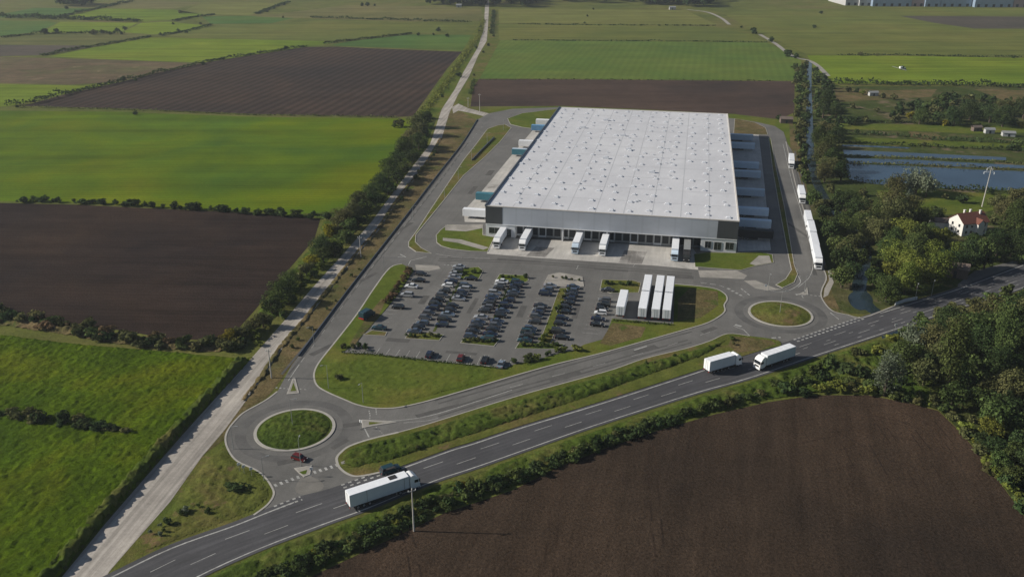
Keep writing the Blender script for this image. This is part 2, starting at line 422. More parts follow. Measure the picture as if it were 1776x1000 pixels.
def raised(name, pix, mat, z0, h, kerb=.0, smooth=0, world=None, kerb_name='kerb'):
    """a grass or paved island standing above the asphalt, with its kerb as a strip of its own"""
    P = [Vector(p) for p in world] if world else G2(pix)
    if smooth: P = smooth_line(P, smooth, True)
    if kerb:
        n = len(P)
        area = sum(P[i].x * P[(i+1) % n].y - P[(i+1) % n].x * P[i].y for i in range(n))
        sgn = 1 if area > 0 else -1
        inner = []
        for i in range(n):
            a, b, c = P[i-1], P[i], P[(i+1) % n]
            d1 = (b - a); d2 = (c - b)
            if d1.length > 1e-6: d1.normalize()
            if d2.length > 1e-6: d2.normalize()
            t = d1 + d2
            if t.length < 1e-6: t = d1
            t.normalize(); nr = Vector((-t.y, t.x)) * sgn
            k = 1 / max(.5, nr.dot(Vector((-d1.y, d1.x)) * sgn))
            inner.append(b + nr * kerb * k)
        mb = MB(); vs = []
        for a, b in zip(P, inner): vs += [(a.x, a.y, z0), (a.x, a.y, h), (b.x, b.y, h)]
        fs = []
        for i in range(n):
            j = (i + 1) % n
            fs += [(3*i, 3*j, 3*j+1, 3*i+1), (3*i+1, 3*j+1, 3*j+2, 3*i+2)]
        mb.add(vs, fs).build(kerb_name, M['kerb'])['kind'] = 'structure'
        P = inner
    o = MB().prism(P, z0, h - .01 if kerb else h).build(name, M[mat])
    return tag(o, kind='structure')

# one big sheet to the horizon
g = MB(); g.add([(-9000, -1500, 0), (9000, -1500, 0), (9000, 14000, 0), (-9000, 14000, 0)], [(0, 1, 2, 3)])
tag(g.build('ground', M['ground']), kind='structure')

# far fields -----------------------------------------------------
FIELDS = [
 ('crop_near', [(-260, 188), (0, 192), (200, 194), (440, 203), (690, 206), (738, 205), (745, 225), (640, 345), (560, 378), (440, 367), (130, 352), (0, 349), (-260, 346)]),
 ('soil_left', [(-260, 349), (0, 352), (130, 355), (440, 370), (556, 379), (545, 415), (490, 480), (440, 540), (395, 590), (300, 588), (150, 563), (0, 546), (-260, 520)]),
 ('soil_rows', [(40, 184), (120, 162), (205, 143), (280, 125), (355, 109), (445, 95), (530, 82), (585, 81), (640, 84), (801, 90), (775, 120), (716, 202), (690, 203), (444, 198), (200, 188)]),
 ('crop_teal', [(574, 78), (609, 72), (660, 65), (714, 60), (817, 61), (812, 72), (802, 88), (640, 82), (585, 80)]),
 ('crop_bright', [(85, 98), (175, 80), (262, 65), (444, 69), (583, 72), (560, 78), (525, 82), (444, 94), (352, 109), (160, 102)]),
 ('crop_brown', [(-300, 99), (0, 99), (160, 103), (350, 110), (280, 125), (205, 142), (120, 147), (0, 144), (-300, 140)]),
 ('crop_bright', [(-300, 143), (0, 146), (140, 149), (200, 143), (120, 161), (12, 185), (-300, 185)]),
 ('soil_grey', [(-300, 78), (0, 78), (105, 79), (175, 79), (72, 96), (0, 98), (-300, 98)]),
 ('crop_dull', [(-300, 66), (0, 66), (115, 58), (258, 60), (178, 78), (105, 78), (0, 77), (-300, 77)]),
 ('crop_teal', [(-300, 37), (0, 36), (82, 37), (100, 40), (68, 55), (0, 63), (-300, 65)]),
 ('crop_bright', [(105, 38), (238, 40), (210, 56), (72, 57)]),
 ('crop_bright', [(105, 31), (178, 15), (300, 17), (352, 25), (340, 32), (250, 38)]),
 ('crop_teal', [(-300, 27), (0, 25), (60, 14), (163, 15), (103, 30), (0, 31)]),
 ('crop_bright', [(245, 40), (292, 38), (362, 45), (328, 55), (264, 60), (212, 56)]),
 ('crop_yellow', [(310, 22), (352, 5), (444, 4), (492, 8), (432, 27), (357, 25)]),
 ('crop_teal', [(350, 29), (430, 28), (512, 31), (470, 41), (366, 42)]),
 ('crop_olive', [(330, 55), (370, 43), (470, 42), (560, 35), (700, 40), (822, 41), (805, 55), (714, 58), (660, 63), (584, 70), (444, 68), (282, 63)]),
 ('crop_tan', [(500, 22), (600, 9), (740, 11), (835, 13), (835, 37), (700, 38), (560, 33), (442, 29)]),
 ('crop_tan', [(-300, 12), (60, 11), (230, 1), (350, 4), (305, 15), (178, 14), (60, 13)]),
 ('soil_far', [(822, 138), (850, 137), (1000, 138), (1378, 141), (1378, 195), (1352, 207), (1272, 198), (1120, 190), (975, 184), (816, 185)]),
 ('crop_mid', [(868, 70), (1000, 71), (1330, 74), (1362, 90), (1390, 106), (1388, 140), (1000, 137), (826, 136)]),
 ('crop_olive', [(864, 42), (1000, 44), (1235, 46), (1300, 60), (1328, 72), (1000, 69), (866, 68)]),
 ('crop_yellow', [(863, 15), (1000, 16), (1190, 18), (1242, 43), (1000, 42), (862, 40)]),
 ('crop_bright', [(1400, 96), (1560, 97), (1776, 101), (2100, 104), (2100, 150), (1776, 147), (1450, 145), (1415, 122)]),
 ('crop_olive', [(1300, 50), (1255, 24), (1300, 16), (1776, 13), (2100, 12), (2100, 102), (1776, 99), (1560, 95), (1398, 94), (1352, 72)]),
 ('soil_grey', [(1560, 28), (1776, 29), (2100, 30), (2100, 51), (1690, 50), (1620, 40)]),
]
for i, (m, px) in enumerate(FIELDS):
    sheet('ploughed_field' if m.startswith('soil') else 'field', px, m, .02 + .004 * (i % 3) + (.02 if m == 'soil_grey' else 0))
# south-east ploughed field (near)
SEF = [(430, 1090), (544, 997), (619, 962), (769, 890), (888, 850), (963, 812), (1050, 777), (1138, 747), (1240, 718), (1332, 697), (1414, 685), (1507, 685), (1582, 700), (1627, 712), (1667, 750), (1707, 800), (1742, 847), (1776, 895), (1900, 1090)]
sheet('ploughed_field', SEF, 'soil_near', .03)

# wheel tracks that follow the headland of the near field
M['track_soil'] = soil('packed_soil_track', (.026, .0185, .014), (.037, .025, .018), (.050, .033, .022), (D2R(72), 2.6, .03, 6.0), (D2R(76), .012, .22, .2), .05)
hd_line = smooth_line(G2([(1138, 747), (1240, 718), (1332, 697), (1414, 685), (1507, 685), (1582, 700), (1627, 712), (1667, 750), (1707, 800), (1742, 847), (1776, 895), (1880, 1050)]), 4)
mb = MB()
for dd in (4.0, 5.9, 10.5, 12.4, 17, 18.9, 24, 30.5):
    for sg in (-1,):
        L = offset(hd_line, sg * dd); k = RND.randint(0, 10)
        mb.ribbon(L[k:len(L) - RND.randint(0, 5)], .26, .036, U(4, 12), U(5, 14))
for x0, x1 in ((690, 720), (960, 935), (1120, 1150)):
    L = smooth_line(G2([(x0, 905 if x0 < 800 else 830 if x0 < 1000 else 770), ((x0 + x1) / 2, 950), (x1, 1060)]), 6)
    mb.ribbon(L, .4, .037, 7, 4); mb.ribbon(offset(L, 1.9), .4, .037, 9, 5)
tag(mb.build('wheel_tracks', M['track_soil']), kind='structure')
# scrub and rough land east of the site
sheet('scrubland', [(1440, 150), (1776, 150), (2100, 152), (2100, 470), (1776, 455), (1660, 498), (1560, 525), (1500, 545), (1440, 540), (1434, 470), (1400, 350), (1380, 270), (1385, 150)], 'scrub', .02)
sheet('riverside_meadow', [(1452, 214), (1776, 219), (2100, 222), (2100, 226), (1680, 232), (1600, 228), (1452, 224)], 'lawn', .034)
sheet('riverside_meadow', [(1462, 238), (1600, 243), (1776, 249), (2100, 252), (2100, 260), (1776, 256), (1600, 254), (1464, 250)], 'lawn', .034)
sheet('riverside_meadow', [(1520, 330), (1640, 332), (1776, 338), (1776, 352), (1690, 372), (1600, 372), (1530, 350)], 'lawn', .034)
sheet('dirt_patch', [(1448, 152), (1540, 157), (1625, 155), (1615, 168), (1545, 172), (1450, 178)], 'dryweeds', .03)
sheet('dirt_patch', [(1690, 155), (1776, 157), (2000, 160), (2000, 186), (1776, 184), (1745, 176)], 'dryweeds', .03)
sheet('dirt_patch', [(1575, 228), (1620, 230), (1640, 240), (1600, 243), (1580, 238)], 'dryweeds', .038)
# ponds, canal
sheet('pond', [(1464, 284), (1560, 287), (1690, 294), (1776, 297), (2000, 303), (2000, 335), (1776, 331), (1620, 326), (1540, 321), (1507, 318), (1474, 311)], 'water', .05)
sheet('pond', [(1464, 274), (1582, 277), (1776, 287), (2000, 294), (2000, 299), (1776, 292), (1690, 290), (1582, 285), (1466, 282)], 'water', .05)
sheet('pond', [(1462, 260), (1600, 266), (1745, 273), (1745, 278), (1582, 273), (1464, 269)], 'water', .05)
sheet('pond', [(1460, 251), (1500, 252), (1580, 256), (1575, 258), (1500, 255), (1460, 254)], 'water', .05)
CANAL = smooth_line(G2([(1404, 108), (1403, 150), (1404, 200), (1405, 250), (1411, 300), (1428, 340), (1450, 368), (1480, 395), (1500, 430), (1496, 470), (1490, 500), (1505, 530), (1540, 556), (1545, 590), (1560, 640), (1580, 665)]), 6)
mb = MB()
def band(mb, line, w0, w1, z):
    n = len(line); vs = []
    for i, p in enumerate(line):
        w = w0 + (w1 - w0) * i / (n - 1)
        t = line[min(i+1, n-1)] - line[max(i-1, 0)]; t.normalize(); nr = Vector((-t.y, t.x)) * w / 2
        vs += [(p.x + nr.x, p.y + nr.y, z), (p.x - nr.x, p.y - nr.y, z)]
    mb.add(vs, [(2*i, 2*i+1, 2*i+3, 2*i+2) for i in range(n-1)])
band(mb, CANAL, 3.6, 5.0, .045)
tag(mb.build('canal', M['canal_water']), kind='structure')
sheet('pond', [(1472, 512), (1490, 502), (1506, 508), (1514, 522), (1506, 535), (1488, 537), (1474, 526)], 'canal_water', .053, 4)
mb = MB()
band(mb, smooth_line(G2([(1192, 17), (1225, 21), (1250, 31), (1265, 43)]), 5), 4, 4, .06)
tag(mb.build('dirt_track', M['paving']), kind='structure')
mb = MB(); band(mb, smooth_line(G2([(1318, 60), (1345, 76), (1362, 89), (1380, 100), (1402, 105), (1418, 114), (1436, 132)]), 5), 4, 4, .06)
tag(mb.build('dirt_track', M['paving']), kind='structure')

# ---- gravel road
GL = [(843, -8), (841, 15), (839, 50), (829, 82), (804, 125), (789, 155), (766, 190), (746, 250), (716, 288), (681, 335), (644, 385), (600, 435), (541, 500), (494, 555), (444, 612), (425, 634), (320, 750), (257, 822), (185, 905), (105, 1003), (20, 1110)]
GR = [(849, -8), (848, 15), (846, 50), (844, 72), (830, 95), (814, 132), (794, 165), (779, 197), (766, 240), (736, 292), (706, 327), (684, 357), (656, 400), (629, 430), (604, 462), (574, 500), (531, 555), (494, 597), (459, 650), (425, 697), (390, 745), (350, 792), (295, 870), (242, 930), (190, 990), (120, 1110)]
GRAVL, GRAVR = G2(GL), G2(GR)
sheet('gravel_road', None, 'gravel', .06, world=GRAVL + GRAVR[::-1])
sheet('gravel_lane', [(784, 186), (795, 180), (812, 188), (832, 193), (848, 197), (840, 202), (815, 196), (795, 192), (786, 197)], 'gravel', .055)
# dry verge between gravel road and estate road
sheet('verge', [(779, 197), (800, 194), (826, 208), (801, 252), (763, 299), (713, 364), (668, 422), (604, 502), (554, 569), (504, 635), (486, 660), (462, 690), (430, 708), (414, 722), (396, 743), (391, 760), (350, 790), (390, 745), (425, 697), (459, 650), (494, 597), (531, 555), (574, 500), (629, 430), (656, 400), (684, 357), (706, 327), (736, 292), (766, 240)], 'dryweeds', .034)
sheet('verge', [(350, 792), (393, 765), (397, 782), (412, 800), (444, 815), (459, 827), (470, 842), (475, 857), (464, 875), (430, 898), (300, 945), (194, 997), (165, 1010), (190, 990), (242, 930), (295, 870)], 'verge', .034)
sheet('verge', [(850, 60), (866, 42), (864, 15), (852, 15), (846, 72), (830, 95), (816, 132), (800, 165), (792, 182), (812, 186), (822, 150), (836, 130), (868, 70)], 'verge', .034)
sheet('verge', [(742, 215), (720, 206), (778, 118), (804, 90), (818, 60), (836, 40), (839, 50), (829, 82), (804, 125), (789, 155), (766, 190)], 'lawn', .034)
sheet('verge', [(834, 190), (905, 185), (978, 184), (1275, 198), (1340, 208), (1372, 200), (1384, 235), (1384, 280), (1378, 275), (1366, 246), (1358, 228), (1344, 219), (1310, 212), (1275, 207), (978, 188), (890, 190), (846, 196)], 'lawn', .034)
sheet('verge', [(1368, 200), (1384, 235), (1405, 360), (1436, 470), (1440, 500), (1460, 545), (1495, 552), (1440, 542), (1424, 512), (1434, 482), (1428, 455), (1412, 415), (1390, 355), (1372, 280)], 'dryweeds', .038)

# ---- highway
HT = [(60, 1063), (191, 999), (295, 949), (404, 910), (462, 887), (523, 864), (573, 851), (663, 820), (704, 807.5), (780, 780), (820, 768), (906, 739.5), (1040, 699), (1180, 654), (1260, 628), (1380, 591), (1498, 551), (1595, 521), (1660, 501), (1776, 458), (2000, 372)]
HB = [(230, 1063), (343, 999.5), (450, 951), (560, 909), (640, 880), (752, 834), (836, 806), (1000, 748), (1100, 715), (1214, 679), (1300, 655), (1422, 614), (1498, 589), (1606, 553), (1660, 535), (1776, 498), (2000, 420)]
hwT, hwB = smooth_line(G2(HT), 4), smooth_line(G2(HB), 4)
hwTo, hwBo = offset(hwT, .9), offset(hwB, -.9)
sheet('highway', None, 'highway', .075, world=hwTo + hwBo[::-1])

# ---- estate asphalt (perimeter road, yard, car park) as one sheet
EST = [(445, 703), (464, 692), (481, 679), (494, 655), (506, 633), (556, 567), (606, 500), (669, 420), (714, 362), (764, 297), (801, 250), (829, 207), (848, 197), (888, 189), (978, 186), (1140, 192), (1273, 206), (1313, 212), (1344, 219), (1359, 229), (1366, 250), (1380, 317), (1394, 362), (1410, 420), (1428, 458), (1434, 483), (1426, 500), (1424, 513), (1431, 527), (1445, 540), (1470, 546), (1497, 551.5),
       (1400, 588), (1300, 622), (1180, 658), (906, 744), (704, 812), (523, 870), (450, 896), (464, 875), (475, 857), (470, 842), (459, 827), (444, 815), (412, 800), (397, 782), (391, 762), (397, 743), (416, 721), (430, 711)]
sheet('estate_road', EST, 'asphalt', .058)
sheet('layby', [(1366, 250), (1374, 262), (1388, 310), (1400, 352), (1414, 400), (1432, 458), (1428, 462), (1408, 420), (1392, 362), (1378, 316)], 'asphalt', .056)
sheet('rough_shoulder', [(1436, 470), (1440, 466), (1446, 490), (1436, 512), (1428, 516), (1430, 500), (1438, 486)], 'paving', .05)
sheet('layby', [(1690, 470), (1720, 462), (1776, 448), (1776, 458), (1700, 487), (1660, 500), (1662, 492)], 'asphalt', .05)

# ---- raised islands
VA_kerb = [(697, 458), (676, 465), (649, 500), (619, 545), (584, 590), (556, 625), (546, 643), (545, 657), (551, 670), (569, 681), (599, 694), (619, 702), (644, 707.5), (669, 708.5), (696, 706), (744, 695), (814, 675), (888, 653), (963, 632), (1038, 614), (1110, 594), (1188, 572), (1225, 561), (1246, 550), (1257, 540), (1256, 529), (1261, 520), (1258, 511), (1243, 502), (1215, 497), (1170, 493)]
VA_in = [(1168, 562), (1062, 553), (1048, 588), (1013, 598), (995, 608), (970, 613), (933, 624), (893, 632), (876, 639), (769, 628), (645, 614), (592, 612), (612, 600), (630, 580), (640, 568), (655, 553), (672, 533), (690, 511), (705, 488), (718, 469)]
VA = G2(VA_kerb) ; VAk = smooth_line(VA, 4)
raised('grass_verge', None, 'lawn', .058, .17, .0, world=VAk + G2(VA_in))
mbk = MB(); mbk.ribbon(VAk, .45, .182)
MED = [(584, 799), (585, 792), (591, 785), (606, 774), (641, 762), (691, 750), (744, 735), (888, 690), (988, 662), (1063, 641), (1118, 622), (1188, 605), (1230, 592), (1262, 579), (1300, 583), (1338, 588), (1352, 592), (1354, 599), (1340, 603), (1320, 608), (1240, 632.5), (1180, 652), (1040, 697), (906, 737.5), (820, 766), (780, 778), (704, 805.5), (661, 819), (632, 825), (614, 826), (599, 820), (588, 810)]
MEDW = smooth_line(G2(MED), 4, True)
raised('central_reservation', None, 'verge', .058, .17, .0, world=MEDW)
ktop = smooth_line(G2(MED[:14]), 4); kleft = smooth_line(G2([MED[i] for i in (-1, 0, 1, 2, 3, 4)] ), 4)
mbk.ribbon(smooth_line(G2([MED[i] for i in (27, 28, 29, 30, 31, 0, 1, 2, 3, 4, 5)]), 4), .6, .183)
mbk.ribbon(smooth_line(G2(MED[5:15]), 4), .3, .179)
# outer kerbs of the roundabouts
for pl in ([(481, 679), (464, 692), (445, 703), (430, 711), (416, 721), (397, 743), (391, 762), (397, 782), (412, 800), (444, 815), (459, 827), (470, 842), (475, 857), (464, 875), (440, 893)],
           [(1409, 428), (1420, 452), (1433, 480), (1426, 500), (1424, 513), (1431, 527), (1445, 540), (1470, 546), (1497, 551), (1552, 530)],
           [(1363, 246), (1379, 317), (1393, 362), (1409, 424)]):
    L = smooth_line(G2(pl), 4)
    vs = []
    mbk.ribbon(L, .45, .135)
tag(mbk.build('kerb', M['kerb']), kind='structure')
for (cx, cy, r, nm) in ((511.5, 744.5, 9.75, 'roundabout_island'), (1353.5, 544.3, 9.9, 'roundabout_island')):
    c = G(cx, cy)
    # ring of pale paving, then the grass mound
    P = [Vector((c.x + r * math.cos(a), c.y + r * math.sin(a))) for a in np.linspace(0, 2 * math.pi, 64, endpoint=False)]
    raised(nm, None, 'verge' if cx > 1000 else 'weeds', .058, .22, .75, world=P)
def isl(px, mat='lawn', kerb=.18, z=.058, h=.19, smooth=0, name='planted_island'):
    return raised(name, px, mat, z, h, kerb, smooth)
isl([(824, 252), (804, 277), (774, 322), (744, 367), (724, 398), (708, 420), (708, 428), (721, 437), (749, 440), (731, 430), (721, 420), (722, 407), (740, 385), (771, 347), (804, 305), (842, 272), (868, 246), (887, 222), (876, 216), (862, 218), (845, 224)], 'verge', .3, name='grass_verge')
isl([(880, 206), (905, 197), (977, 188), (953, 221), (928, 224), (905, 221), (885, 216)], 'lawn', .2, name='grass_verge')
isl([(757, 421), (756, 408), (764, 399), (776, 390), (838, 391), (838, 408), (858, 412), (846, 437), (815, 436), (782, 432), (765, 427)], 'lawn', .25, name='lawn')
isl([(1205, 463), (1203, 441), (1225, 438), (1275, 439), (1318, 437), (1340, 442), (1342, 456), (1310, 462), (1285, 469), (1230, 465)], 'lawn', .2, name='lawn')
isl([(1333, 240), (1337, 240), (1346, 290), (1361, 360), (1372, 425), (1378, 460), (1384, 476), (1378, 490), (1357, 500), (1345, 494), (1362, 484), (1372, 468), (1364, 430), (1351, 360), (1339, 290)], 'verge', .25, name='grass_verge')
isl([(1274, 206), (1310, 213), (1328, 222), (1332, 234), (1272, 233)], 'dryweeds', .25, name='grass_verge')
# car park planted islands
isl([(779, 485), (789, 467), (830, 463), (838, 470), (831, 484)])
isl([(702, 587), (710, 577), (745, 577), (770, 581), (762, 591)], 'verge')
isl([(858, 489), (866, 476), (915, 478), (917, 487), (912, 490)])
isl([(798, 595), (806, 585), (868, 588), (857, 601)], 'weeds')
isl([(942, 494), (951, 477), (970, 473), (1010, 480), (1013, 497), (985, 498)], 'paving')
isl([(893, 605), (900, 594), (942, 595), (980, 597), (967, 606)], 'weeds')
isl([(1040, 503), (1044, 485), (1100, 487), (1112, 491), (1108, 508), (1060, 509)], 'verge')
isl([(970, 500), (990, 500), (972, 550), (955, 596), (935, 595), (952, 550)], 'verge', .12)
isl([(629, 581), (645, 573), (672, 576), (668, 583)], 'verge')
sheet('planting_strip', [(798, 488), (802, 488), (755, 575), (750, 575)], 'weeds', .066)
sheet('planting_strip', [(884, 492), (888, 492), (845, 585), (840, 585)], 'weeds', .066)
# paths and aprons
sheet('stained_concrete', [(1083, 434), (1122, 437), (1113, 458), (1072, 456)], 'stain', .0705)
sheet('stained_concrete', [(930, 428), (962, 430), (945, 446), (912, 444)], 'stain', .0705)
sheet('dirt_patch', [(606, 598), (622, 572), (640, 545), (662, 518), (668, 524), (656, 550), (640, 570), (628, 582), (616, 598)], 'dryweeds', .176)
sheet('dirt_patch', [(1196, 500), (1245, 506), (1246, 530), (1215, 552), (1175, 557), (1176, 520)], 'dryweeds', .176)
sheet('dirt_patch', [(1040, 596), (1062, 560), (1120, 568), (1112, 585), (1060, 600)], 'dryweeds', .176)
sheet('dirt_patch', [(1270, 584), (1300, 586), (1338, 591), (1346, 597), (1318, 608), (1280, 612), (1262, 600)], 'dryweeds', .178)
sheet('dusty_asphalt', [(522, 828), (536, 824), (560, 838), (556, 850), (530, 858), (512, 850)], 'concrete_dust', .0615, 4)
sheet('dock_apron', [(858, 412), (844, 440), (930, 447), (1140, 461), (1211, 468), (1208, 440), (1200, 428)], 'concrete', .068)
sheet('dock_apron', [(924, 226), (880, 278), (834, 334), (804, 366), (806, 385), (860, 386), (975, 226)], 'concrete', .068)
sheet('dock_apron', [(1268, 232), (1316, 234), (1325, 310), (1337, 434), (1280, 436)], 'concrete', .068)
sheet('pavement', [(1211, 469), (1278, 469), (1296, 478), (1290, 484), (1214, 481)], 'paving', .07)
sheet('pavement', [(1290, 487), (1310, 486), (1345, 500), (1356, 502), (1330, 504), (1310, 500)], 'paving', .07)
sheet('footpath', [(772, 391), (838, 390), (838, 396), (808, 402), (772, 400)], 'paving', .205)
sheet('footpath', [(768, 413), (800, 416), (848, 430), (838, 434), (795, 422), (768, 418)], 'paving', .205)
sheet('footpath', [(1300, 458), (1316, 444), (1334, 444), (1338, 456), (1310, 461)], 'paving', .205)
sheet('pavement', [(720, 459), (760, 461), (764, 466), (742, 470), (722, 468)], 'paving', .067)
sheet('path', [(591, 802), (613, 793), (615, 797), (593, 806)], 'paving', .21)

# ---------------------------------------------------------------- road markings and wear
def fr(k):   # line at fraction k between the highway's two edge lines
    n = 60
    def rs(P):
        L = [0.0]
        for a, b in zip(P, P[1:]): L.append(L[-1] + (b - a).length)
        return [along(P, L, L[-1] * i / n) for i in range(n + 1)]
    A, B = rs(hwT), rs(hwB)
    return [a.lerp(b, k) for a, b in zip(A, B)]
M['lane_wear'] = ground_mat('polished_wheel_path', [(.050, .050, .054), (.058, .058, .063), (.068, .068, .073)], .05, (.2, .12), 2.5, .14, streak=(D2R(32), .01, .5, .12), bump=0, rough=.8)
mbw = MB()
for k in (.10, .25, .43, .57, .72, .88): mbw.ribbon(fr(k), .75, .0775)
tag(mbw.build('road_wear', M['lane_wear']), kind='structure')
M['patch'] = ground_mat('asphalt_patch', [(.080, .079, .077), (.092, .090, .087), (.104, .101, .097)], .3, (.5, .1), 3, .15, bump=0)
mbw = MB()
for px, ln, wd, an in (((560, 606), 9, 2.2, 52), ((470, 730), 6, 1.6, 70), ((620, 735), 7, 2, 15), ((760, 712), 12, 1.8, 27), ((980, 652), 10, 2, 30), ((1120, 606), 8, 2.4, 31), ((1230, 572), 6, 2, 35), ((700, 395), 14, 2, 66), ((640, 480), 9, 1.8, 60), ((900, 452), 16, 2.2, -11), ((1060, 468), 12, 2, -11), ((800, 447), 10, 1.5, -11), ((1180, 480), 9, 3, -11), ((1412, 470), 8, 1.6, 78), ((1400, 545), 5, 2.2, 60), ((735, 520), 7, 2.5, 78), ((820, 530), 12, 1.6, 78), ((905, 540), 9, 2.2, 78), ((1000, 540), 11, 1.8, 78), ((690, 590), 7, 2.5, -11), ((800, 612), 9, 1.7, -11), ((820, 330), 12, 2.4, 78), ((850, 300), 9, 3, 78), ((1385, 400), 20, 1.5, 100), ((500, 800), 5, 2, 20), ((590, 770), 5, 1.6, 50)):
    c = G(*px); c_, s_ = math.cos(D2R(an)), math.sin(D2R(an))
    mbw.prism([(c.x + x * c_ - y * s_, c.y + x * s_ + y * c_) for x, y in ((-ln/2, -wd/2), (ln/2, -wd/2 + .2), (ln/2, wd/2), (-ln/2, wd/2 - .15))], .0612, .0612)
for q in ([(500, 650), (560, 575), (612, 507), (660, 446), (706, 388), (768, 308), (812, 248)], [(760, 722), (888, 682), (988, 654), (1100, 621), (1200, 594)], [(760, 700), (888, 663), (963, 640), (1100, 602), (1200, 575)], [(760, 452), (900, 456), (1060, 467), (1200, 478)], [(1372, 262), (1386, 317), (1398, 370), (1408, 420)]):
    L = smooth_line(G2(q), 5); mbw.ribbon(L, .7, .0608); mbw.ribbon(offset(L, 1.9), .7, .0608)
tag(mbw.build('road_wear', M['patch']), kind='structure')
M['tyre_wear'] = ground_mat('tyre_darkened_asphalt', [(.085, .083, .081), (.098, .096, .093), (.115, .112, .107)], .12, (.3, .15), 2.5, .15, bump=0, rough=.9)
for cx, cy in ((511.5, 744.5), (1353.5, 544.3)):
    c = G(cx, cy)
    mbw = MB(); mbw.ribbon([(c.x + 12.8 * math.cos(a), c.y + 12.8 * math.sin(a)) for a in np.linspace(0, 2 * math.pi, 65)], 2.6, .0605)
    tag(mbw.build('road_wear', M['tyre_wear']), kind='structure')
def fr(k):   # line at fraction k between the highway's two edge lines
    n = 60
    def rs(P):
        L = [0.0]
        for a, b in zip(P, P[1:]): L.append(L[-1] + (b - a).length)
        return [along(P, L, L[-1] * i / n) for i in range(n + 1)]
    A, B = rs(hwT), rs(hwB)
    return [a.lerp(b, k) for a, b in zip(A, B)]
def cut(line, a, b):
    return [p for p in line if G(a[0], a[1]).x <= p.x <= G(b[0], b[1]).x]
mb = MB()
hwE = offset(hwT, -.45)
mb.ribbon(cut(hwE, (100, 1040), (520, 866)), .36, .081)
mb.ribbon(cut(hwE, (690, 812), (1250, 632)), .36, .081)
mb.ribbon(cut(hwE, (1500, 551), (1990, 372)), .30, .081)
mb.ribbon(hwB, .28, .081)
mb.ribbon(fr(.36), .15, .081, 5, 10)
mb.ribbon(fr(.64), .15, .081, 5, 10, 3)
for k, a, b in ((.36, (505, 871), (690, 812)), (.5, (1260, 630), (1990, 372)), (.82, (1420, 600), (1990, 390)), (.2, (1500, 551), (1990, 372))):
    mb.ribbon(cut(fr(k), a, b), .15, .0815, 1.8, 8, 2)
# junction block markings
for off_ in (.9, -.6):
    mb.ribbon(offset(cut(hwT, (462, 890), (525, 864)), off_ * .8), .5, .0815, .7, .7)
    mb.ribbon(offset(cut(hwT, (575, 851), (690, 812)), off_ * .8), .45, .0815, .8, .8)
    mb.ribbon(offset(cut(hwT, (1365, 596), (1500, 550)), off_ * .9), .55, .0815, 1.0, .8)
tag(mb.build('road_markings', M['paint']), kind='structure')
mb = MB()
def mk(px, w, dash=None, gap=None, z=.064, sm=0, st=0.0):
    L = G2(px)
    if sm: L = smooth_line(L, sm)
    mb.ribbon(L, w, z, dash, gap, st)
mk([(476, 842), (512, 829), (548, 818), (586, 806)], 1.2, .55, .75)                 # give-way teeth, roundabout 1 south
mk([(478, 672), (500, 674)], .5, .5, .6); mk([(512, 673), (535, 676)], .3, .5, .8)
mk([(640, 712), (642, 720), (641, 728)], .3, .6, .5); mk([(652, 709), (653, 718)], .3, .6, .5)
mk([(629, 736), (640, 758)], .3); mk([(652, 740), (665, 753)], .2, .5, .5)
mk([(652, 731), (690, 729), (744, 721), (814, 700), (888, 676)], .22, sm=4)           # solid to splitter
mk([(700, 733), (744, 729), (760, 725)], .18)
mk([(884, 672), (960, 652), (1060, 627), (1150, 602), (1248, 570)], .15, 4, 9, sm=4)
mk([(1100, 607), (1122, 600)], .5); 
mk([(522, 628), (550, 590), (600, 523), (640, 470), (700, 394), (760, 318), (812, 250), (840, 215)], .13, 3, 6, sm=4)
mk([(500, 660), (512, 642), (519, 632)], .2)
mk([(1358, 250), (1374, 317), (1388, 362), (1402, 415), (1408, 440), (1410, 462), (1404, 480), (1394, 490), (1384, 498)], .22, sm=4)
mk([(1384, 478), (1388, 490), (1372, 502), (1354, 506), (1336, 504)], .25, sm=4)
mk([(1372, 430), (1380, 462), (1388, 480)], .14, 3, 4)
mk([(1380, 511), (1398, 511)], .9); mk([(1398, 511), (1424, 514)], .4, .7, .6); mk([(1390, 511), (1393, 517)], .3)
mk([(1262, 500), (1290, 515)], .9, 1.1, .9); mk([(1285, 500), (1300, 512)], .4, 1.5, .8)
mk([(1215, 490), (1245, 494), (1262, 500)], .3, 2, 1.2)
mk([(1272, 565), (1290, 572), (1300, 582)], .25); mk([(1275, 563), (1286, 566)], 1.0); mk([(1338, 586), (1354, 585)], .6, 1.4, .7)
mk([(1440, 542), (1455, 554)], .3)
mk([(740, 445), (712, 452), (708, 460)], .3); mk([(694, 441), (704, 446), (690, 446)], .5)
mk([(770, 459), (800, 462)], .4, .6, .7); mk([(1000, 467), (1003, 460)], .2); mk([(1098, 462), (1104, 455)], .2)
mk([(755, 440), (800, 447), (850, 448)], .18, sm=3)
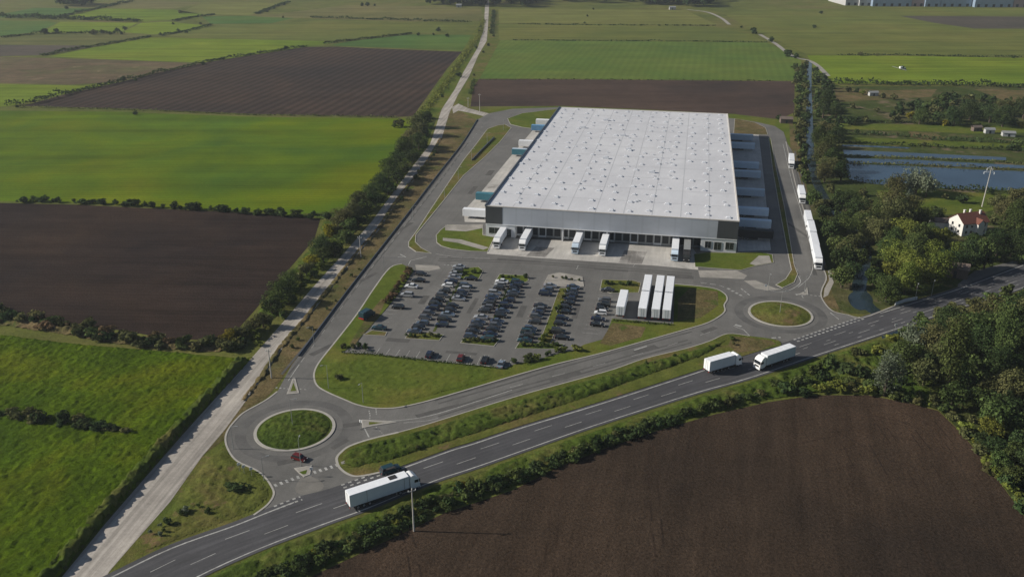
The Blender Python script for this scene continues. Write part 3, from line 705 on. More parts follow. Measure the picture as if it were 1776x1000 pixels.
# bay lines of the car park
UX = Vector((math.cos(D2R(-11)), math.sin(D2R(-11)))); UY = Vector((math.cos(D2R(77.7)), math.sin(D2R(77.7))))
ROWS = {  # column -> (photo pixel of its south end, north end), middle of the bays
 'A': ((652, 568), (741, 462)), 'B1': ((716, 578), (797, 462)), 'B2': ((762, 567), (820, 480)), 'C1': ((812, 584), (874, 478)), 'C2': ((842, 590), (901, 483)),
 'D1': ((906, 594), (957, 488)), 'D2': ((964, 585), (998, 493)), 'E': ((1022, 582), (1056, 498))}
for k, (a, b) in ROWS.items():
    A, B = G2([a, b]); n = int((B - A).length / 2.75)
    for i in range(n + 1):
        c = A.lerp(B, (i + .5) / n) + UY * .2
        mb.ribbon([c - UX * 2.4, c + UX * 2.4], .12, .064)
A, B = G2([(655, 609), (885, 630)])
n = int((B - A).length / 2.9); dr = (B - A).normalized(); nr = Vector((-dr.y, dr.x))
for i in range(n + 1):
    c = A.lerp(B, i / n); mb.ribbon([c - nr * 2.3, c + nr * 2.3], .13, .064)
mb.ribbon([A - nr * 2.6, B - nr * 2.6], .35, .064)
tag(mb.build('road_markings', M['paint']), kind='structure')
# splitter islands at the roundabouts
for px, mat in (([(497, 684), (508, 655), (512, 655), (519, 682)], 'paving'), ([(628, 743), (627, 728), (668, 730), (690, 732), (640, 740)], 'paving'), ([(510, 812), (541, 807), (538, 823), (527, 827), (520, 822)], 'paving'), ([(1383, 512), (1396, 505), (1400, 498), (1402, 511)], 'paving')):
    raised('traffic_island', px, mat, .058, .17, .35)
for px in ([(504, 679), (509, 664), (514, 678)], [(640, 737), (640, 732), (664, 733)], [(519, 819), (533, 815), (531, 822), (525, 823)]):
    sheet('traffic_island_grass', px, 'lawn', .176)

# ---------------------------------------------------------------- uneven grass (tall growth with real relief)
def inpoly(P, X, Y):
    ins = np.zeros(X.shape, bool); dist = np.full(X.shape, 1e9)
    n = len(P)
    for i in range(n):
        (x1, y1), (x2, y2) = P[i], P[(i+1) % n]
        c = ((y1 > Y) != (y2 > Y)) & (X < (x2 - x1) * (Y - y1) / ((y2 - y1) or 1e-9) + x1)
        ins ^= c
        L2 = (x2-x1)**2 + (y2-y1)**2 or 1e-9
        t = np.clip(((X-x1)*(x2-x1) + (Y-y1)*(y2-y1)) / L2, 0, 1)
        dist = np.minimum(dist, np.hypot(X - x1 - t*(x2-x1), Y - y1 - t*(y2-y1)))
    return ins, dist

def relief(name, P, res, hfun, mat, z0=.03, smooth=True):
    P = [(p[0], p[1]) for p in P]
    xs = np.arange(min(p[0] for p in P), max(p[0] for p in P), res); ys = np.arange(min(p[1] for p in P), max(p[1] for p in P), res)
    X, Y = np.meshgrid(xs, ys); rs = np.random.RandomState(3)
    Xj = X + rs.uniform(-.3, .3, X.shape) * res; Yj = Y + rs.uniform(-.3, .3, Y.shape) * res
    ins, dist = inpoly(P, Xj, Yj)
    idx = np.full(X.shape, -1); vs = []
    for j, i in zip(*np.nonzero(ins)):
        idx[j, i] = len(vs); x, y = float(Xj[j, i]), float(Yj[j, i])
        vs.append((x, y, z0 + hfun(x, y, float(dist[j, i]))))
    fs = []
    a = idx[:-1, :-1]; b = idx[:-1, 1:]; c = idx[1:, 1:]; d = idx[1:, :-1]
    ok = (a >= 0) & (b >= 0) & (c >= 0) & (d >= 0)
    fs = list(zip(a[ok].tolist(), b[ok].tolist(), c[ok].tolist(), d[ok].tolist()))
    mb = MB(); mb.v = vs; mb.f = fs; mb.m = [0] * len(fs)
    return mb.build(name, M[mat], smooth=smooth)

def nz(x, y, s, k=0.0): return noise.noise(Vector((x * s, y * s, k)))
def tuft(amp, edge, s1=.55, s2=1.3, base=.3):
    def f(x, y, d):
        e = min(1, d / edge)
        return e * amp * max(0, base + .7 * abs(nz(x, y, s1, 1)) * 1.6 + .45 * nz(x, y, s2, 4) + .3 * nz(x, y, .12, 7))
    return f
# hay meadow west of the gravel road: its bank stands well above the road
MEAD = G2([(-120, 560), (0, 582), (150, 600), (300, 612), (424, 624), (444, 616), (425, 636), (318, 751), (255, 823), (183, 906), (102, 1004), (40, 1085), (-130, 1085)])
def mead(x, y, d):
    e = min(1, d / 1.6)
    return e * (1.15 + .38 * abs(nz(x, y, .5, 1)) * 1.6 + .26 * nz(x, y, 1.2, 4) + .25 * nz(x, y, .06, 7)) + .22 * nz(x, y, 2.3, 9) * e
tag(relief('meadow', MEAD, .55, mead, 'meadow'), kind='structure')
# ragged tall weeds along the meadow's edge above the road
edge = resample(smooth_line(G2([(432, 626), (318, 750), (255, 822), (183, 905), (102, 1003), (40, 1085)]), 3), 3)
WB = offset(edge, -.2) + offset(edge, -3.4)[::-1]
# pick the side away from the road
if (WB[-1] - G(0, 900).to_2d()).length > (offset(edge, 3.4)[0] - G(0, 900).to_2d()).length: WB = offset(edge, .2) + offset(edge, 3.4)[::-1]
def wbank(x, y, d): return min(1, d / .6) * (1.75 + .9 * nz(x, y, .45, 2) + .6 * nz(x, y, 1.4, 5))
tag(relief('roadside_weeds', WB, .4, wbank, 'weeds'), 'ragged tall weeds on the bank along the pale gravel road', 'weeds', kind='stuff')
inset = smooth_line(G2([(592, 800), (594, 790), (608, 779), (645, 768), (691, 757), (744, 742), (888, 698), (988, 669), (1063, 648), (1118, 630), (1188, 612), (1236, 598), (1266, 586), (1230, 612), (1180, 632), (1090, 664), (1000, 696), (900, 728), (820, 754), (745, 777), (680, 798), (640, 806), (612, 812)]), 3, True)
def med(x, y, d):
    return min(1, d / 1.5) * max(0, .5 + .7 * abs(nz(x, y, .4, 1)) + .5 * nz(x, y, 1.2, 4) + .4 * nz(x, y, .1, 3))
tag(relief('tall_grass', inset, .5, med, 'weeds', .16), 'tall uneven grass and weeds on the strip between estate road and highway', 'grass', kind='stuff')
SV = G2([(300, 1040), (352, 1003), (450, 958), (560, 917), (640, 890), (752, 842), (836, 814), (1000, 757), (1100, 724), (1214, 687), (1300, 662), (1422, 622), (1498, 597), (1606, 561), (1680, 536), (1776, 506), (1860, 478), (1900, 560), (1776, 640), (1640, 690), (1600, 700), (1582, 697), (1507, 682), (1414, 682), (1332, 694), (1240, 715), (1138, 744), (1050, 774), (963, 809), (888, 846), (769, 886), (619, 957), (544, 992), (440, 1060)])
def sv(x, y, d):
    return min(1, d / 2.0) * max(0, .55 + .9 * abs(nz(x, y, .35, 1)) + .6 * nz(x, y, 1.1, 4) + .45 * nz(x, y, .08, 3))
tag(relief('tall_grass', SV, .6, sv, 'weeds', .03), 'rough grass and weeds between the highway and the brown field', 'grass', kind='stuff')
tri = G2([(556, 640), (562, 632), (590, 616), (700, 624), (800, 634), (878, 643), (895, 646), (820, 668), (744, 688), (696, 699), (650, 700), (600, 687), (560, 668)])
tag(relief('tall_grass', tri, .6, tuft(.4, 2.0, .8, 1.9), 'lawn', .165), 'mown yellow-green grass on the triangular plot below the car park', 'grass', kind='stuff')
ge = resample(smooth_line(G2(GR[8:20]), 3), 2.5)
GE = [p + (q_ - p) * U(-.2, .9) for p, q_ in zip(ge, offset(ge, .9))] + offset(ge, -1.6)[::-1]
tag(relief('roadside_weeds', GE, .4, lambda x, y, d: min(1, d / .5) * max(0, .35 + .6 * nz(x, y, .5, 2)), 'dryweeds', .05), 'ragged low weeds along the estate side of the gravel road', 'weeds', kind='stuff')
for nm_, poly_, amp_, mt_, lb_ in (('tall_grass', [(-40, 534), (0, 546), (60, 556), (120, 565), (180, 577), (250, 588), (310, 592), (370, 594), (420, 590), (426, 606), (370, 612), (310, 608), (250, 604), (180, 594), (120, 582), (60, 574), (0, 565), (-40, 556)], 1.5, 'dryweeds', 'tall dry weeds along the hedge between dark soil and meadow'),
        ('tall_grass', [(500, 372), (560, 380), (548, 416), (494, 482), (444, 542), (412, 588), (432, 600), (470, 560), (520, 505), (580, 440), (640, 380), (690, 320), (738, 258), (758, 205), (738, 200), (700, 250), (640, 320), (590, 366)], .9, 'weeds', 'tall weeds under the hedgerow west of the gravel road')):
    tag(relief(nm_, G2(poly_), .7, tuft(amp_, 2.0, .4, 1.1), mt_, .04), lb_, 'grass', kind='stuff')
c1 = G(511.5, 744.5)
tag(relief('tall_grass', [(c1.x + 8.6 * math.cos(a), c1.y + 8.6 * math.sin(a)) for a in np.linspace(0, 6.2832, 40, endpoint=False)], .35, lambda x, y, d: min(1, d / 5) * .7 + min(1, d / .8) * max(0, .2 + .28 * nz(x, y, .8, 2) + .25 * nz(x, y, 2.0, 5)), 'weeds', .2), 'weedy mound of grass inside the roundabout beside the gravel road', 'grass', kind='stuff')
c2 = G(1353.5, 544.3)
tag(relief('tall_grass', [(c2.x + 8.8 * math.cos(a), c2.y + 8.8 * math.sin(a)) for a in np.linspace(0, 6.2832, 40, endpoint=False)], .5, lambda x, y, d: min(1, d / 5) * .6 + min(1, d / .8) * max(0, .12 + .25 * nz(x, y, .6, 2)), 'verge', .2), 'neat grass mound inside the roundabout by the pond', 'grass', kind='stuff')
vw = G2([(360, 792), (392, 770), (404, 797), (440, 818), (466, 845), (468, 862), (440, 886), (380, 908), (300, 940), (246, 958), (300, 872)])
tag(relief('tall_grass', vw, .5, tuft(.55, 2.0, .7, 1.6), 'verge', .03), 'tall yellowing grass on the triangle between gravel road and highway', 'grass', kind='stuff')

# ---------------------------------------------------------------- foliage meshes
def crown_mesh(name, seed, nleaf, leaf, shape=(1, 1, .85), nclump=22, flat_bottom=False, spread=.36):
    r = random.Random(seed); v = []; f = []
    cl = []
    for i in range(nclump):
        while True:
            p = Vector((r.uniform(-1, 1), r.uniform(-1, 1), r.uniform(-.75, 1)))
            if .25 < p.length < 1: break
        cl.append((p * spread, r.uniform(.11, .21)))
    cl.append((Vector((0, 0, .05)), .24)); cl.append((Vector((0, 0, -.1)), .22))
    tot = sum(c[1] ** 2 for c in cl)
    for c, rad in cl:
        for k in range(int(nleaf * rad * rad / tot) + 1):
            d = Vector((r.gauss(0, 1), r.gauss(0, 1), r.gauss(.25, 1))).normalized()
            p = c + d * rad * r.uniform(.75, 1.08)
            if flat_bottom and p.z < -.3: p.z = -.3 + r.uniform(0, .06)
            nrm = (d + Vector((r.gauss(0, .45), r.gauss(0, .45), r.gauss(.1, .45)))).normalized()
            a = nrm.orthogonal().normalized(); b = nrm.cross(a); t = r.uniform(0, 6.28)
            a, b = a * math.cos(t) + b * math.sin(t), b * math.cos(t) - a * math.sin(t)
            s = leaf * r.uniform(.6, 1.35)
            q = Vector((p.x * shape[0], p.y * shape[1], p.z * shape[2]))
            i0 = len(v)
            v += [tuple(q - a * s * .5), tuple(q + b * s * .4), tuple(q + a * s * .5), tuple(q - b * s * .4)]
            f.append((i0, i0+1, i0+2, i0+3))
    me = bpy.data.meshes.new(name); me.from_pydata(v, [], f); me.materials.append(LEAF['green']); me.update()
    return me
CR = {
 'small': [crown_mesh('crown_mesh', 100 + i, 520, .125, (1, 1, .8), 12) for i in range(5)],
 'medium': [crown_mesh('crown_mesh', 200 + i, 1500, .070, (1, 1, .9), 20) for i in range(6)],
 'large': [crown_mesh('crown_mesh', 300 + i, 3800, .044, (1, 1, .95), 34, spread=.38) for i in range(5)],
 'tall': [crown_mesh('crown_mesh', 400 + i, 3200, .046, (.8, .8, 1.5), 34, spread=.38) for i in range(3)],
 'far': [crown_mesh('crown_mesh', 500 + i, 150, .20, (1, 1, .85), 9) for i in range(5)],
 'bush': [crown_mesh('crown_mesh', 600 + i, 420, .135, (1, 1, .78), 12, True) for i in range(6)],
}
def trunk_mesh(seed):
    r = random.Random(seed); mb = MB()
    mb.tube((0, 0, -.05), (r.uniform(-.02, .02), 0, .35), .055, .042)
    mb.tube((0, 0, .35), (r.uniform(-.05, .05), r.uniform(-.05, .05), .62), .042, .026)
    for k in range(5):
        a = r.uniform(0, 6.28); z = r.uniform(.28, .5)
        mb.tube((0, 0, z), (.24 * math.cos(a), .24 * math.sin(a), z + r.uniform(.12, .3)), .024, .009, 5)
    me = bpy.data.meshes.new('trunk_mesh'); me.from_pydata(mb.v, [], mb.f); me.materials.append(M_BARK); return me
TR = [trunk_mesh(i) for i in range(3)]
NTREE = [0, 0]
def set_leaf(o, kind):
    o.material_slots[0].link = 'OBJECT'; o.material_slots[0].material = LEAF[kind]
def plant(P, D, kind, label, cat='tree', group=None, style=None, name=None, far=False, z=0.0, hk=None):
    """tree or bush standing at ground point P with crown diameter D"""
    QUEUE.append((P.copy(), D, kind, label, cat, group, style, name, far, z, hk))
def is_small(q):
    return q[1] / math.hypot(q[0].x, q[0].y, CAM_H)
def flush():
    for cat, most in (('tree', 290), ('bush', 290)):
        L = sorted([q for q in QUEUE if q[4] == cat], key=is_small, reverse=True)
        for q in L[:most]: plant_now(*q)
        if L[most:]:
            kinds = sorted({q[2] for q in L[most:]}); mb = MB()
            for q in L[most:]:
                me = RND.choice(CR['far']); D = q[1]; c, s_ = math.cos(q[0].x), math.sin(q[0].x)
                vs = [((v.co.x * c - v.co.y * s_) * D + q[0].x, (v.co.x * s_ + v.co.y * c) * D + q[0].y, (v.co.z + .34) * D + q[9]) for v in me.vertices]
                mb.add(vs, [tuple(p.vertices) for p in me.polygons], kinds.index(q[2]))
            o = mb.build('undergrowth', [LEAF[k] for k in kinds])
            tag(o, 'small scattered shrubs too many to count on verges and islands' if cat == 'bush' else 'small scattered far trees too many to count', 'undergrowth', kind='stuff')
        print(cat, len(L))
QUEUE = []
def plant_now(P, D, kind, label, cat='tree', group=None, style=None, name=None, far=False, z=0.0, hk=None):
    r = RND
    bush = cat == 'bush'
    D *= 1.2 if bush else 1.34
    style = style or ('bush' if bush else 'small' if D < 5 else 'medium' if D < 9.5 else 'large')
    me = r.choice(CR[style])
    hk = hk or (r.uniform(.66, 1.12) if bush else r.uniform(.74, .98) if group and group.startswith('hedgerow') else r.uniform(.82, 1.2))
    ax = r.uniform(.78, 1.28) if bush else r.uniform(.86, 1.16)
    tall = style == 'tall'
    zc = D * (.27 if bush else (.80 if tall else .47)) * hk
    nm = name or ('bush' if bush else 'broadleaf_tree')
    if bush or far:
        o = bpy.data.objects.new(nm, me); COL.objects.link(o); root = o
        o.location = (P.x, P.y, z + zc); o.scale = (D * ax, D / ax, D * hk); o.rotation_euler = (0, 0, U(0, 6.28))
        set_leaf(o, kind)
    else:
        root = empty(nm, (P.x, P.y, z), U(0, 6.28))
        o = bpy.data.objects.new('crown', me); COL.objects.link(o); o.parent = root
        o.location = (0, 0, zc); o.scale = (D * ax, D / ax, D * hk); set_leaf(o, kind)
        t = bpy.data.objects.new('trunk', r.choice(TR)); COL.objects.link(t); t.parent = root
        k = zc / .55; t.scale = (D * .8, D * .8, k)
    NTREE[1 if bush else 0] += 1
    return tag(root, label, cat, group)
def crown_at(cx, cy, dpx, style=None, kind=None):
    """ground point and diameter of a tree whose crown is centred at a photo pixel"""
    zc = 5.0
    for _ in range(5):
        t = depth(cx, cy, zc); Dm = dpx * t / FPX
        zc = Dm * (1.07 if style == 'tall' else .32 if style == 'bush' else .63)
    return G(cx, cy, zc), Dm
ADJ = {'dark': 'dark green', 'green': 'mid-green', 'bright': 'yellow-green', 'olive': 'olive green', 'yellow': 'yellow', 'silver': 'silvery grey', 'brown': 'brown'}

def grove(items, where, group, cat='tree', scale=1.0, key=None, end='from the camera end', far=False, ox=0, oy=0, k=4.0):
    """items: (tile x, tile y, diameter, kind[, style]); labels count along the grove"""
    L = []
    for it in items:
        cx, cy, d = ox + it[0] / k, oy + it[1] / k, it[2] / k * scale
        st = it[4] if len(it) > 4 else None
        P, Dm = crown_at(cx, cy, d if st != 'tall' else d / 1.0, st or ('bush' if cat == 'bush' else None))
        L.append((P, Dm, it[3], st))
    L.sort(key=key or (lambda q: (q[0].y)))
    cnt = {}
    for P, Dm, kd, st in L:
        cnt[kd] = cnt.get(kd, 0) + 1
        size = 'tall' if (Dm > 11 or st == 'tall') else 'small' if Dm < 5 else 'bushy'
        plant(P, Dm, kd, f'{ordw(cnt[kd])} {ADJ[kd]} {cat} from the near end of {where}', cat, group, st, far=far)

# ---- SE wood beside the highway
grove([(840, 560, 200, 'silver', 'tall'), (1020, 350, 170, 'silver'), (1150, 280, 160, 'dark'), (1270, 200, 170, 'dark'), (1400, 300, 190, 'green'), (1350, 420, 190, 'green'), (1480, 180, 150, 'olive'), (1580, 130, 150, 'olive'), (1690, 100, 140, 'green'), (1200, 490, 180, 'olive'), (1090, 600, 160, 'olive'), (1310, 570, 160, 'dark'), (1430, 560, 170, 'green'), (1290, 740, 170, 'green'), (1500, 760, 170, 'green'), (1640, 400, 190, 'green', 'tall'), (1750, 380, 170, 'green', 'tall'), (1720, 600, 170, 'dark'), (1600, 640, 150, 'green'), (1680, 800, 150, 'dark'), (1550, 960, 150, 'bright'), (1720, 930, 150, 'green'), (1150, 770, 80, 'bright'), (1050, 720, 80, 'olive'), (930, 620, 100, 'dark'), (1420, 880, 80, 'olive'), (1380, 690, 130, 'dark'),
       (1600, 1090, 150, 'dark'), (1690, 1140, 140, 'green'), (1610, 1210, 140, 'green'), (1700, 1270, 140, 'green'), (1560, 1060, 90, 'bright'), (1690, 1340, 90, 'bright'), (1770, 1310, 110, 'green'), (1750, 1060, 130, 'dark'), (1790, 1190, 140, 'dark'), (1860, 480, 170, 'dark'), (1850, 660, 170, 'green'), (1860, 850, 160, 'dark'), (1860, 1020, 150, 'green')],
      'the wood beside the brown field', 'trees in the wood by the highway', ox=1332, oy=500)
grove([(560, 560, 150, 'dark'), (440, 520, 130, 'green'), (380, 610, 110, 'dark'), (650, 590, 120, 'dark'), (640, 440, 100, 'olive'), (330, 560, 100, 'green'), (280, 640, 110, 'green'), (480, 670, 120, 'bright'), (380, 680, 110, 'bright'), (200, 640, 110, 'green'), (130, 690, 110, 'dark'), (60, 650, 100, 'green'), (700, 690, 60, 'dark'), (760, 420, 110, 'bright'), (860, 350, 90, 'bright'), (960, 300, 110, 'green'), (1080, 230, 120, 'green'), (1200, 160, 130, 'olive'), (1330, 130, 130, 'olive'), (1440, 90, 120, 'olive'), (1550, 50, 100, 'green'), (1660, 20, 100, 'green'), (250, 720, 90, 'dark'), (560, 640, 100, 'green'), (800, 720, 60, 'dark')],
      'the scrub between highway and brown field', 'bushes along the south verge', 'bush', ox=1332, oy=500)

# ---- wood between canal and house
E1 = [(230, 60, 80, 'olive'), (235, 140, 85, 'olive'), (265, 215, 90, 'green'), (320, 370, 100, 'green'), (385, 470, 100, 'dark'), (390, 60, 140, 'olive'), (420, 140, 130, 'olive'), (400, 200, 110, 'olive'), (505, 60, 100, 'dark'), (515, 190, 110, 'dark'), (440, 280, 95, 'olive'), (490, 320, 85, 'green'), (480, 420, 110, 'dark'), (400, 520, 95, 'green'), (530, 500, 120, 'green'), (430, 590, 100, 'dark'), (545, 600, 130, 'green'), (625, 685, 120, 'olive'), (480, 700, 110, 'green'), (520, 790, 140, 'dark'), (640, 800, 120, 'green'), (520, 920, 130, 'green'),
      (690, 370, 100, 'olive'), (720, 430, 100, 'olive'), (660, 310, 80, 'olive'), (860, 420, 160, 'olive'), (900, 500, 180, 'olive'), (820, 540, 140, 'olive'), (980, 430, 130, 'olive'), (1060, 500, 130, 'green'), (1165, 470, 110, 'dark'), (950, 590, 180, 'bright'), (870, 640, 150, 'green'), (1010, 690, 180, 'green'), (900, 770, 170, 'bright'), (1000, 830, 170, 'bright'), (870, 860, 140, 'bright'), (960, 940, 160, 'bright'), (800, 940, 140, 'green'), (735, 910, 110, 'green'), (1130, 600, 130, 'green'), (1215, 635, 130, 'bright'), (1335, 712, 125, 'bright'), (1190, 850, 170, 'bright'), (1285, 810, 150, 'dark'), (1400, 790, 150, 'dark'), (1600, 690, 140, 'dark'), (1700, 700, 140, 'dark'), (1640, 600, 100, 'dark'), (1440, 620, 90, 'dark'), (1710, 560, 170, 'green'), (1740, 470, 150, 'green'), (1660, 440, 140, 'olive'), (1600, 410, 110, 'olive'), (1720, 370, 110, 'olive'), (1040, 250, 150, 'silver'), (1105, 300, 110, 'silver'), (900, 285, 120, 'olive'), (985, 310, 100, 'silver'), (1355, 350, 95, 'dark'), (1235, 345, 60, 'olive'), (1550, 310, 60, 'dark'), (1755, 650, 130, 'dark'), (1760, 770, 100, 'green'), (1640, 770, 80, 'olive'), (1510, 800, 110, 'dark'), (1060, 800, 110, 'green'), (760, 800, 90, 'dark'), (700, 700, 80, 'dark'), (1180, 730, 90, 'dark'), (1560, 500, 90, 'olive')]
grove(E1, 'the wood between canal and red-roofed house', 'trees between canal and house', ox=1332, oy=250)
# ---- canal rows and thicket further north
E2 = [(230, 450, 70, 'green'), (222, 520, 80, 'green'), (215, 590, 80, 'green'), (228, 660, 80, 'green'), (218, 740, 80, 'green'), (232, 820, 80, 'olive'), (215, 900, 90, 'olive'), (230, 970, 80, 'olive'), (272, 420, 36, 'dark'), (330, 470, 60, 'dark'), (340, 540, 80, 'green'), (400, 560, 85, 'dark'), (440, 590, 70, 'dark'), (360, 620, 90, 'green'), (400, 690, 95, 'green'), (365, 750, 100, 'green'), (420, 810, 100, 'dark'), (355, 860, 100, 'green'), (405, 900, 105, 'olive'), (365, 960, 110, 'green'), (460, 720, 80, 'dark'), (500, 800, 80, 'dark'), (570, 810, 90, 'dark'), (475, 960, 85, 'dark'), (620, 815, 70, 'dark'),
      (560, 600, 60, 'olive'), (620, 610, 50, 'dark'), (660, 625, 50, 'bright'), (710, 625, 50, 'olive'), (800, 645, 60, 'olive'), (590, 715, 60, 'olive'), (880, 655, 60, 'olive'), (920, 705, 90, 'dark'), (990, 705, 80, 'dark'), (1070, 725, 90, 'dark'), (1060, 795, 105, 'green'), (990, 780, 75, 'yellow'), (1180, 690, 100, 'olive', 'tall'), (1240, 640, 85, 'dark'), (1300, 640, 90, 'dark'), (1260, 755, 105, 'green'), (1350, 745, 105, 'olive'), (1400, 660, 105, 'olive'), (1410, 765, 110, 'dark'), (1300, 805, 110, 'dark'), (1190, 780, 100, 'dark'), (1480, 745, 105, 'dark'), (1550, 780, 115, 'dark'), (1640, 805, 120, 'dark'), (1470, 690, 70, 'olive'), (1230, 835, 60, 'yellow'), (890, 800, 80, 'olive'), (760, 745, 55, 'olive'), (680, 805, 70, 'olive'), (1710, 820, 75, 'dark'), (1745, 970, 100, 'green'), (1690, 1000, 70, 'dark'), (620, 900, 50, 'dark'), (730, 905, 40, 'dark'), (1085, 985, 44, 'olive'), (1760, 850, 60, 'yellow'), (75, 800, 50, 'dark')]
grove(E2, 'the upper canal rows and thicket', 'trees along the upper canal', ox=1332, oy=0)
# ---- lone field trees, far
def lone(px, py, d, kind, label, h=1.0):
    P, Dm = crown_at(px, py, d)
    plant(P, Dm, kind, label, 'tree', 'lone field trees', 'small' if d > 10 else 'far', far=d <= 10)
for q in ((1338, 65, 13, 'dark', 'dark round tree where the white track meets the pale field'), (1368, 86, 19, 'dark', 'broad dark tree on the track at the canal head'), (1308, 48, 17, 'dark', 'dark tree standing at the bend of the white track'), (1286, 45, 6, 'dark', 'small dark shrub-like tree beside the white track'), (1382, 93, 13, 'dark', 'dark tree just below the broad one at the canal head'),
          (1493, 90, 11, 'olive', 'single olive tree on the ditch line in the bright field'), (1413, 43, 9, 'dark', 'lone tree in the pale olive field beyond the canal'), (1424, 19, 8, 'dark', 'lone bushy tree below the blue factory sheds'), (1758, 97, 7, 'dark', 'small tree on the ditch line near the edge'), (1522, 93, 7, 'olive', 'tiny bush-like tree on the ditch line'),
          (212, 133, 13, 'dark', 'dark tree on the hedge above the striped field'), (352, 107, 9, 'dark', 'round tree at the corner of the bright field'), (496, 80, 10, 'dark', 'round tree at the tip of the striped field'), (235, 136, 8, 'green', 'small green tree next to the hedge tree'), (76, 49, 15, 'dark', 'large dark tree between the two far green fields'), (97, 50, 13, 'dark', 'round dark tree beside the far large one'), (163, 52, 14, 'olive', 'olive tree in the far field cluster'), (176, 52, 10, 'dark', 'narrow dark tree in the far field cluster'), (203, 49, 10, 'dark', 'dark tree at the bend of the far cluster'), (216, 46, 10, 'dark', 'dark tree at the end of the far cluster'), (191, 55, 9, 'dark', 'low dark tree inside the far cluster'), (210, 55, 8, 'dark', 'low tree below the end of the far cluster'), (278, 57, 8, 'dark', 'lone tree at the hedge crossing of bright fields'), (140, 55, 5, 'dark', 'tiny tree on the far hedge'),
          (309, 50, 8, 'dark', 'bushy tree in the far yellow field'), (323, 53, 8, 'dark', 'second bushy tree in the far yellow field'), (311, 18, 9, 'olive', 'olive tree beside the pale far field'), (347, 39, 6, 'dark', 'small tree on the dark far field corner'), (300, 39, 6, 'dark', 'small tree on the far hedge junction'), (463, 17, 7, 'dark', 'dark tree on the tan field border'), (475, 12, 6, 'dark', 'smaller dark tree on the tan field border'), (493, 5, 7, 'dark', 'tree near the top of the tan field'), (491, 28, 6, 'olive', 'lone shrub in the far tan field'), (628, 5, 9, 'dark', 'tall dark tree of the pair on the tan plain'), (637, 4, 10, 'dark', 'second tall dark tree of the pair on the tan plain'), (650, 7, 6, 'dark', 'low tree beside the pair on the tan plain'),
          (760, 48, 12, 'dark', 'dark tree by the brown plot near the gravel road'), (725, 57, 8, 'dark', 'small tree behind the deep green field'), (752, 58, 6, 'dark', 'tiny tree behind the deep green field'), (775, 59, 9, 'dark', 'bushy tree at the corner of the deep green field'), (1014, 38, 5, 'dark', 'small dark tree in the pale field'), (1019, 26, 5, 'dark', 'small tree in the middle of the pale field'), (1029, 14, 5, 'dark', 'small tree at the top of the pale field'), (234, 193, 11, 'dark', 'dark shrub-like tree at the striped field bottom'),
          (29, 182, 8, 'dark', 'small tree at the hedge end of the near crop'), (58, 173, 8, 'dark', 'tree inside the diagonal hedge'), (115, 11, 9, 'dark', 'tree at the end of the far copse')):
    lone(*q)
# along the gravel road, north part
for i, (x, y, d, kd) in enumerate(((795, 126, 13, 'dark'), (767, 163, 9, 'dark'), (742, 196, 17, 'dark'), (691, 207, 22, 'olive'), (684, 214, 12, 'green'), (833, 45, 7, 'dark'), (832, 52, 7, 'dark'), (826, 80, 7, 'dark'), (847, 75, 8, 'dark'), (838, 88, 6, 'dark'), (856, 60, 6, 'dark'), (857, 42, 5, 'dark'), (856, 24, 5, 'dark'), (822, 128, 6, 'olive'))):
    P, Dm = crown_at(x, y, d)
    plant(P, Dm, kd, f'{ADJ[kd]} tree beside the far gravel road, {ordw(i + 1)} going away from the warehouse', 'tree', 'trees along the far gravel road', far=d < 8)

# ---- hedgerow of trees on the west side of the gravel road
HR = [(735, 204, 40, 'dark'), (722, 216, 46, 'olive'), (735, 222, 34, 'dark'), (714, 236, 44, 'olive'), (726, 246, 38, 'dark'), (704, 256, 46, 'green'), (716, 268, 36, 'dark'), (690, 274, 44, 'dark'), (700, 286, 36, 'green'), (674, 292, 46, 'green'), (688, 303, 36, 'dark'), (660, 312, 48, 'dark'), (672, 322, 38, 'dark'), (642, 328, 46, 'green'), (650, 342, 40, 'dark'), (626, 346, 48, 'olive'), (634, 360, 40, 'green'), (610, 362, 50, 'olive'), (620, 378, 38, 'dark'), (592, 376, 46, 'olive'), (604, 390, 42, 'green'), (580, 394, 42, 'olive'), (570, 400, 40, 'yellow'), (598, 404, 44, 'green'), (582, 418, 36, 'bright'), (556, 422, 50, 'dark'), (580, 430, 36, 'dark'), (560, 440, 36, 'green'), (541, 448, 36, 'yellow'), (556, 456, 30, 'bright'), (530, 464, 36, 'olive'), (545, 470, 28, 'green'), (520, 474, 34, 'olive'), (480, 500, 66, 'green'), (500, 484, 56, 'green'), (470, 525, 50, 'dark'), (506, 512, 34, 'green'), (524, 490, 26, 'bright'), (490, 540, 30, 'green'), (455, 552, 40, 'olive'), (440, 560, 36, 'olive'), (424, 568, 40, 'olive'), (408, 572, 36, 'olive'), (395, 580, 38, 'yellow'), (420, 585, 32, 'dark'), (465, 555, 26, 'bright'), (446, 578, 26, 'bright'), (418, 596, 22, 'dark'), (544, 366, 20, 'dark'), (538, 371, 22, 'dark'), (566, 368, 30, 'dark'), (517, 370, 15, 'dark'), (448, 590, 24, 'bright')]
grove([(a, b, c * .70, d) for a, b, c, d in HR], 'the hedgerow west of the gravel road', 'hedgerow trees west of the gravel road', k=1.0)
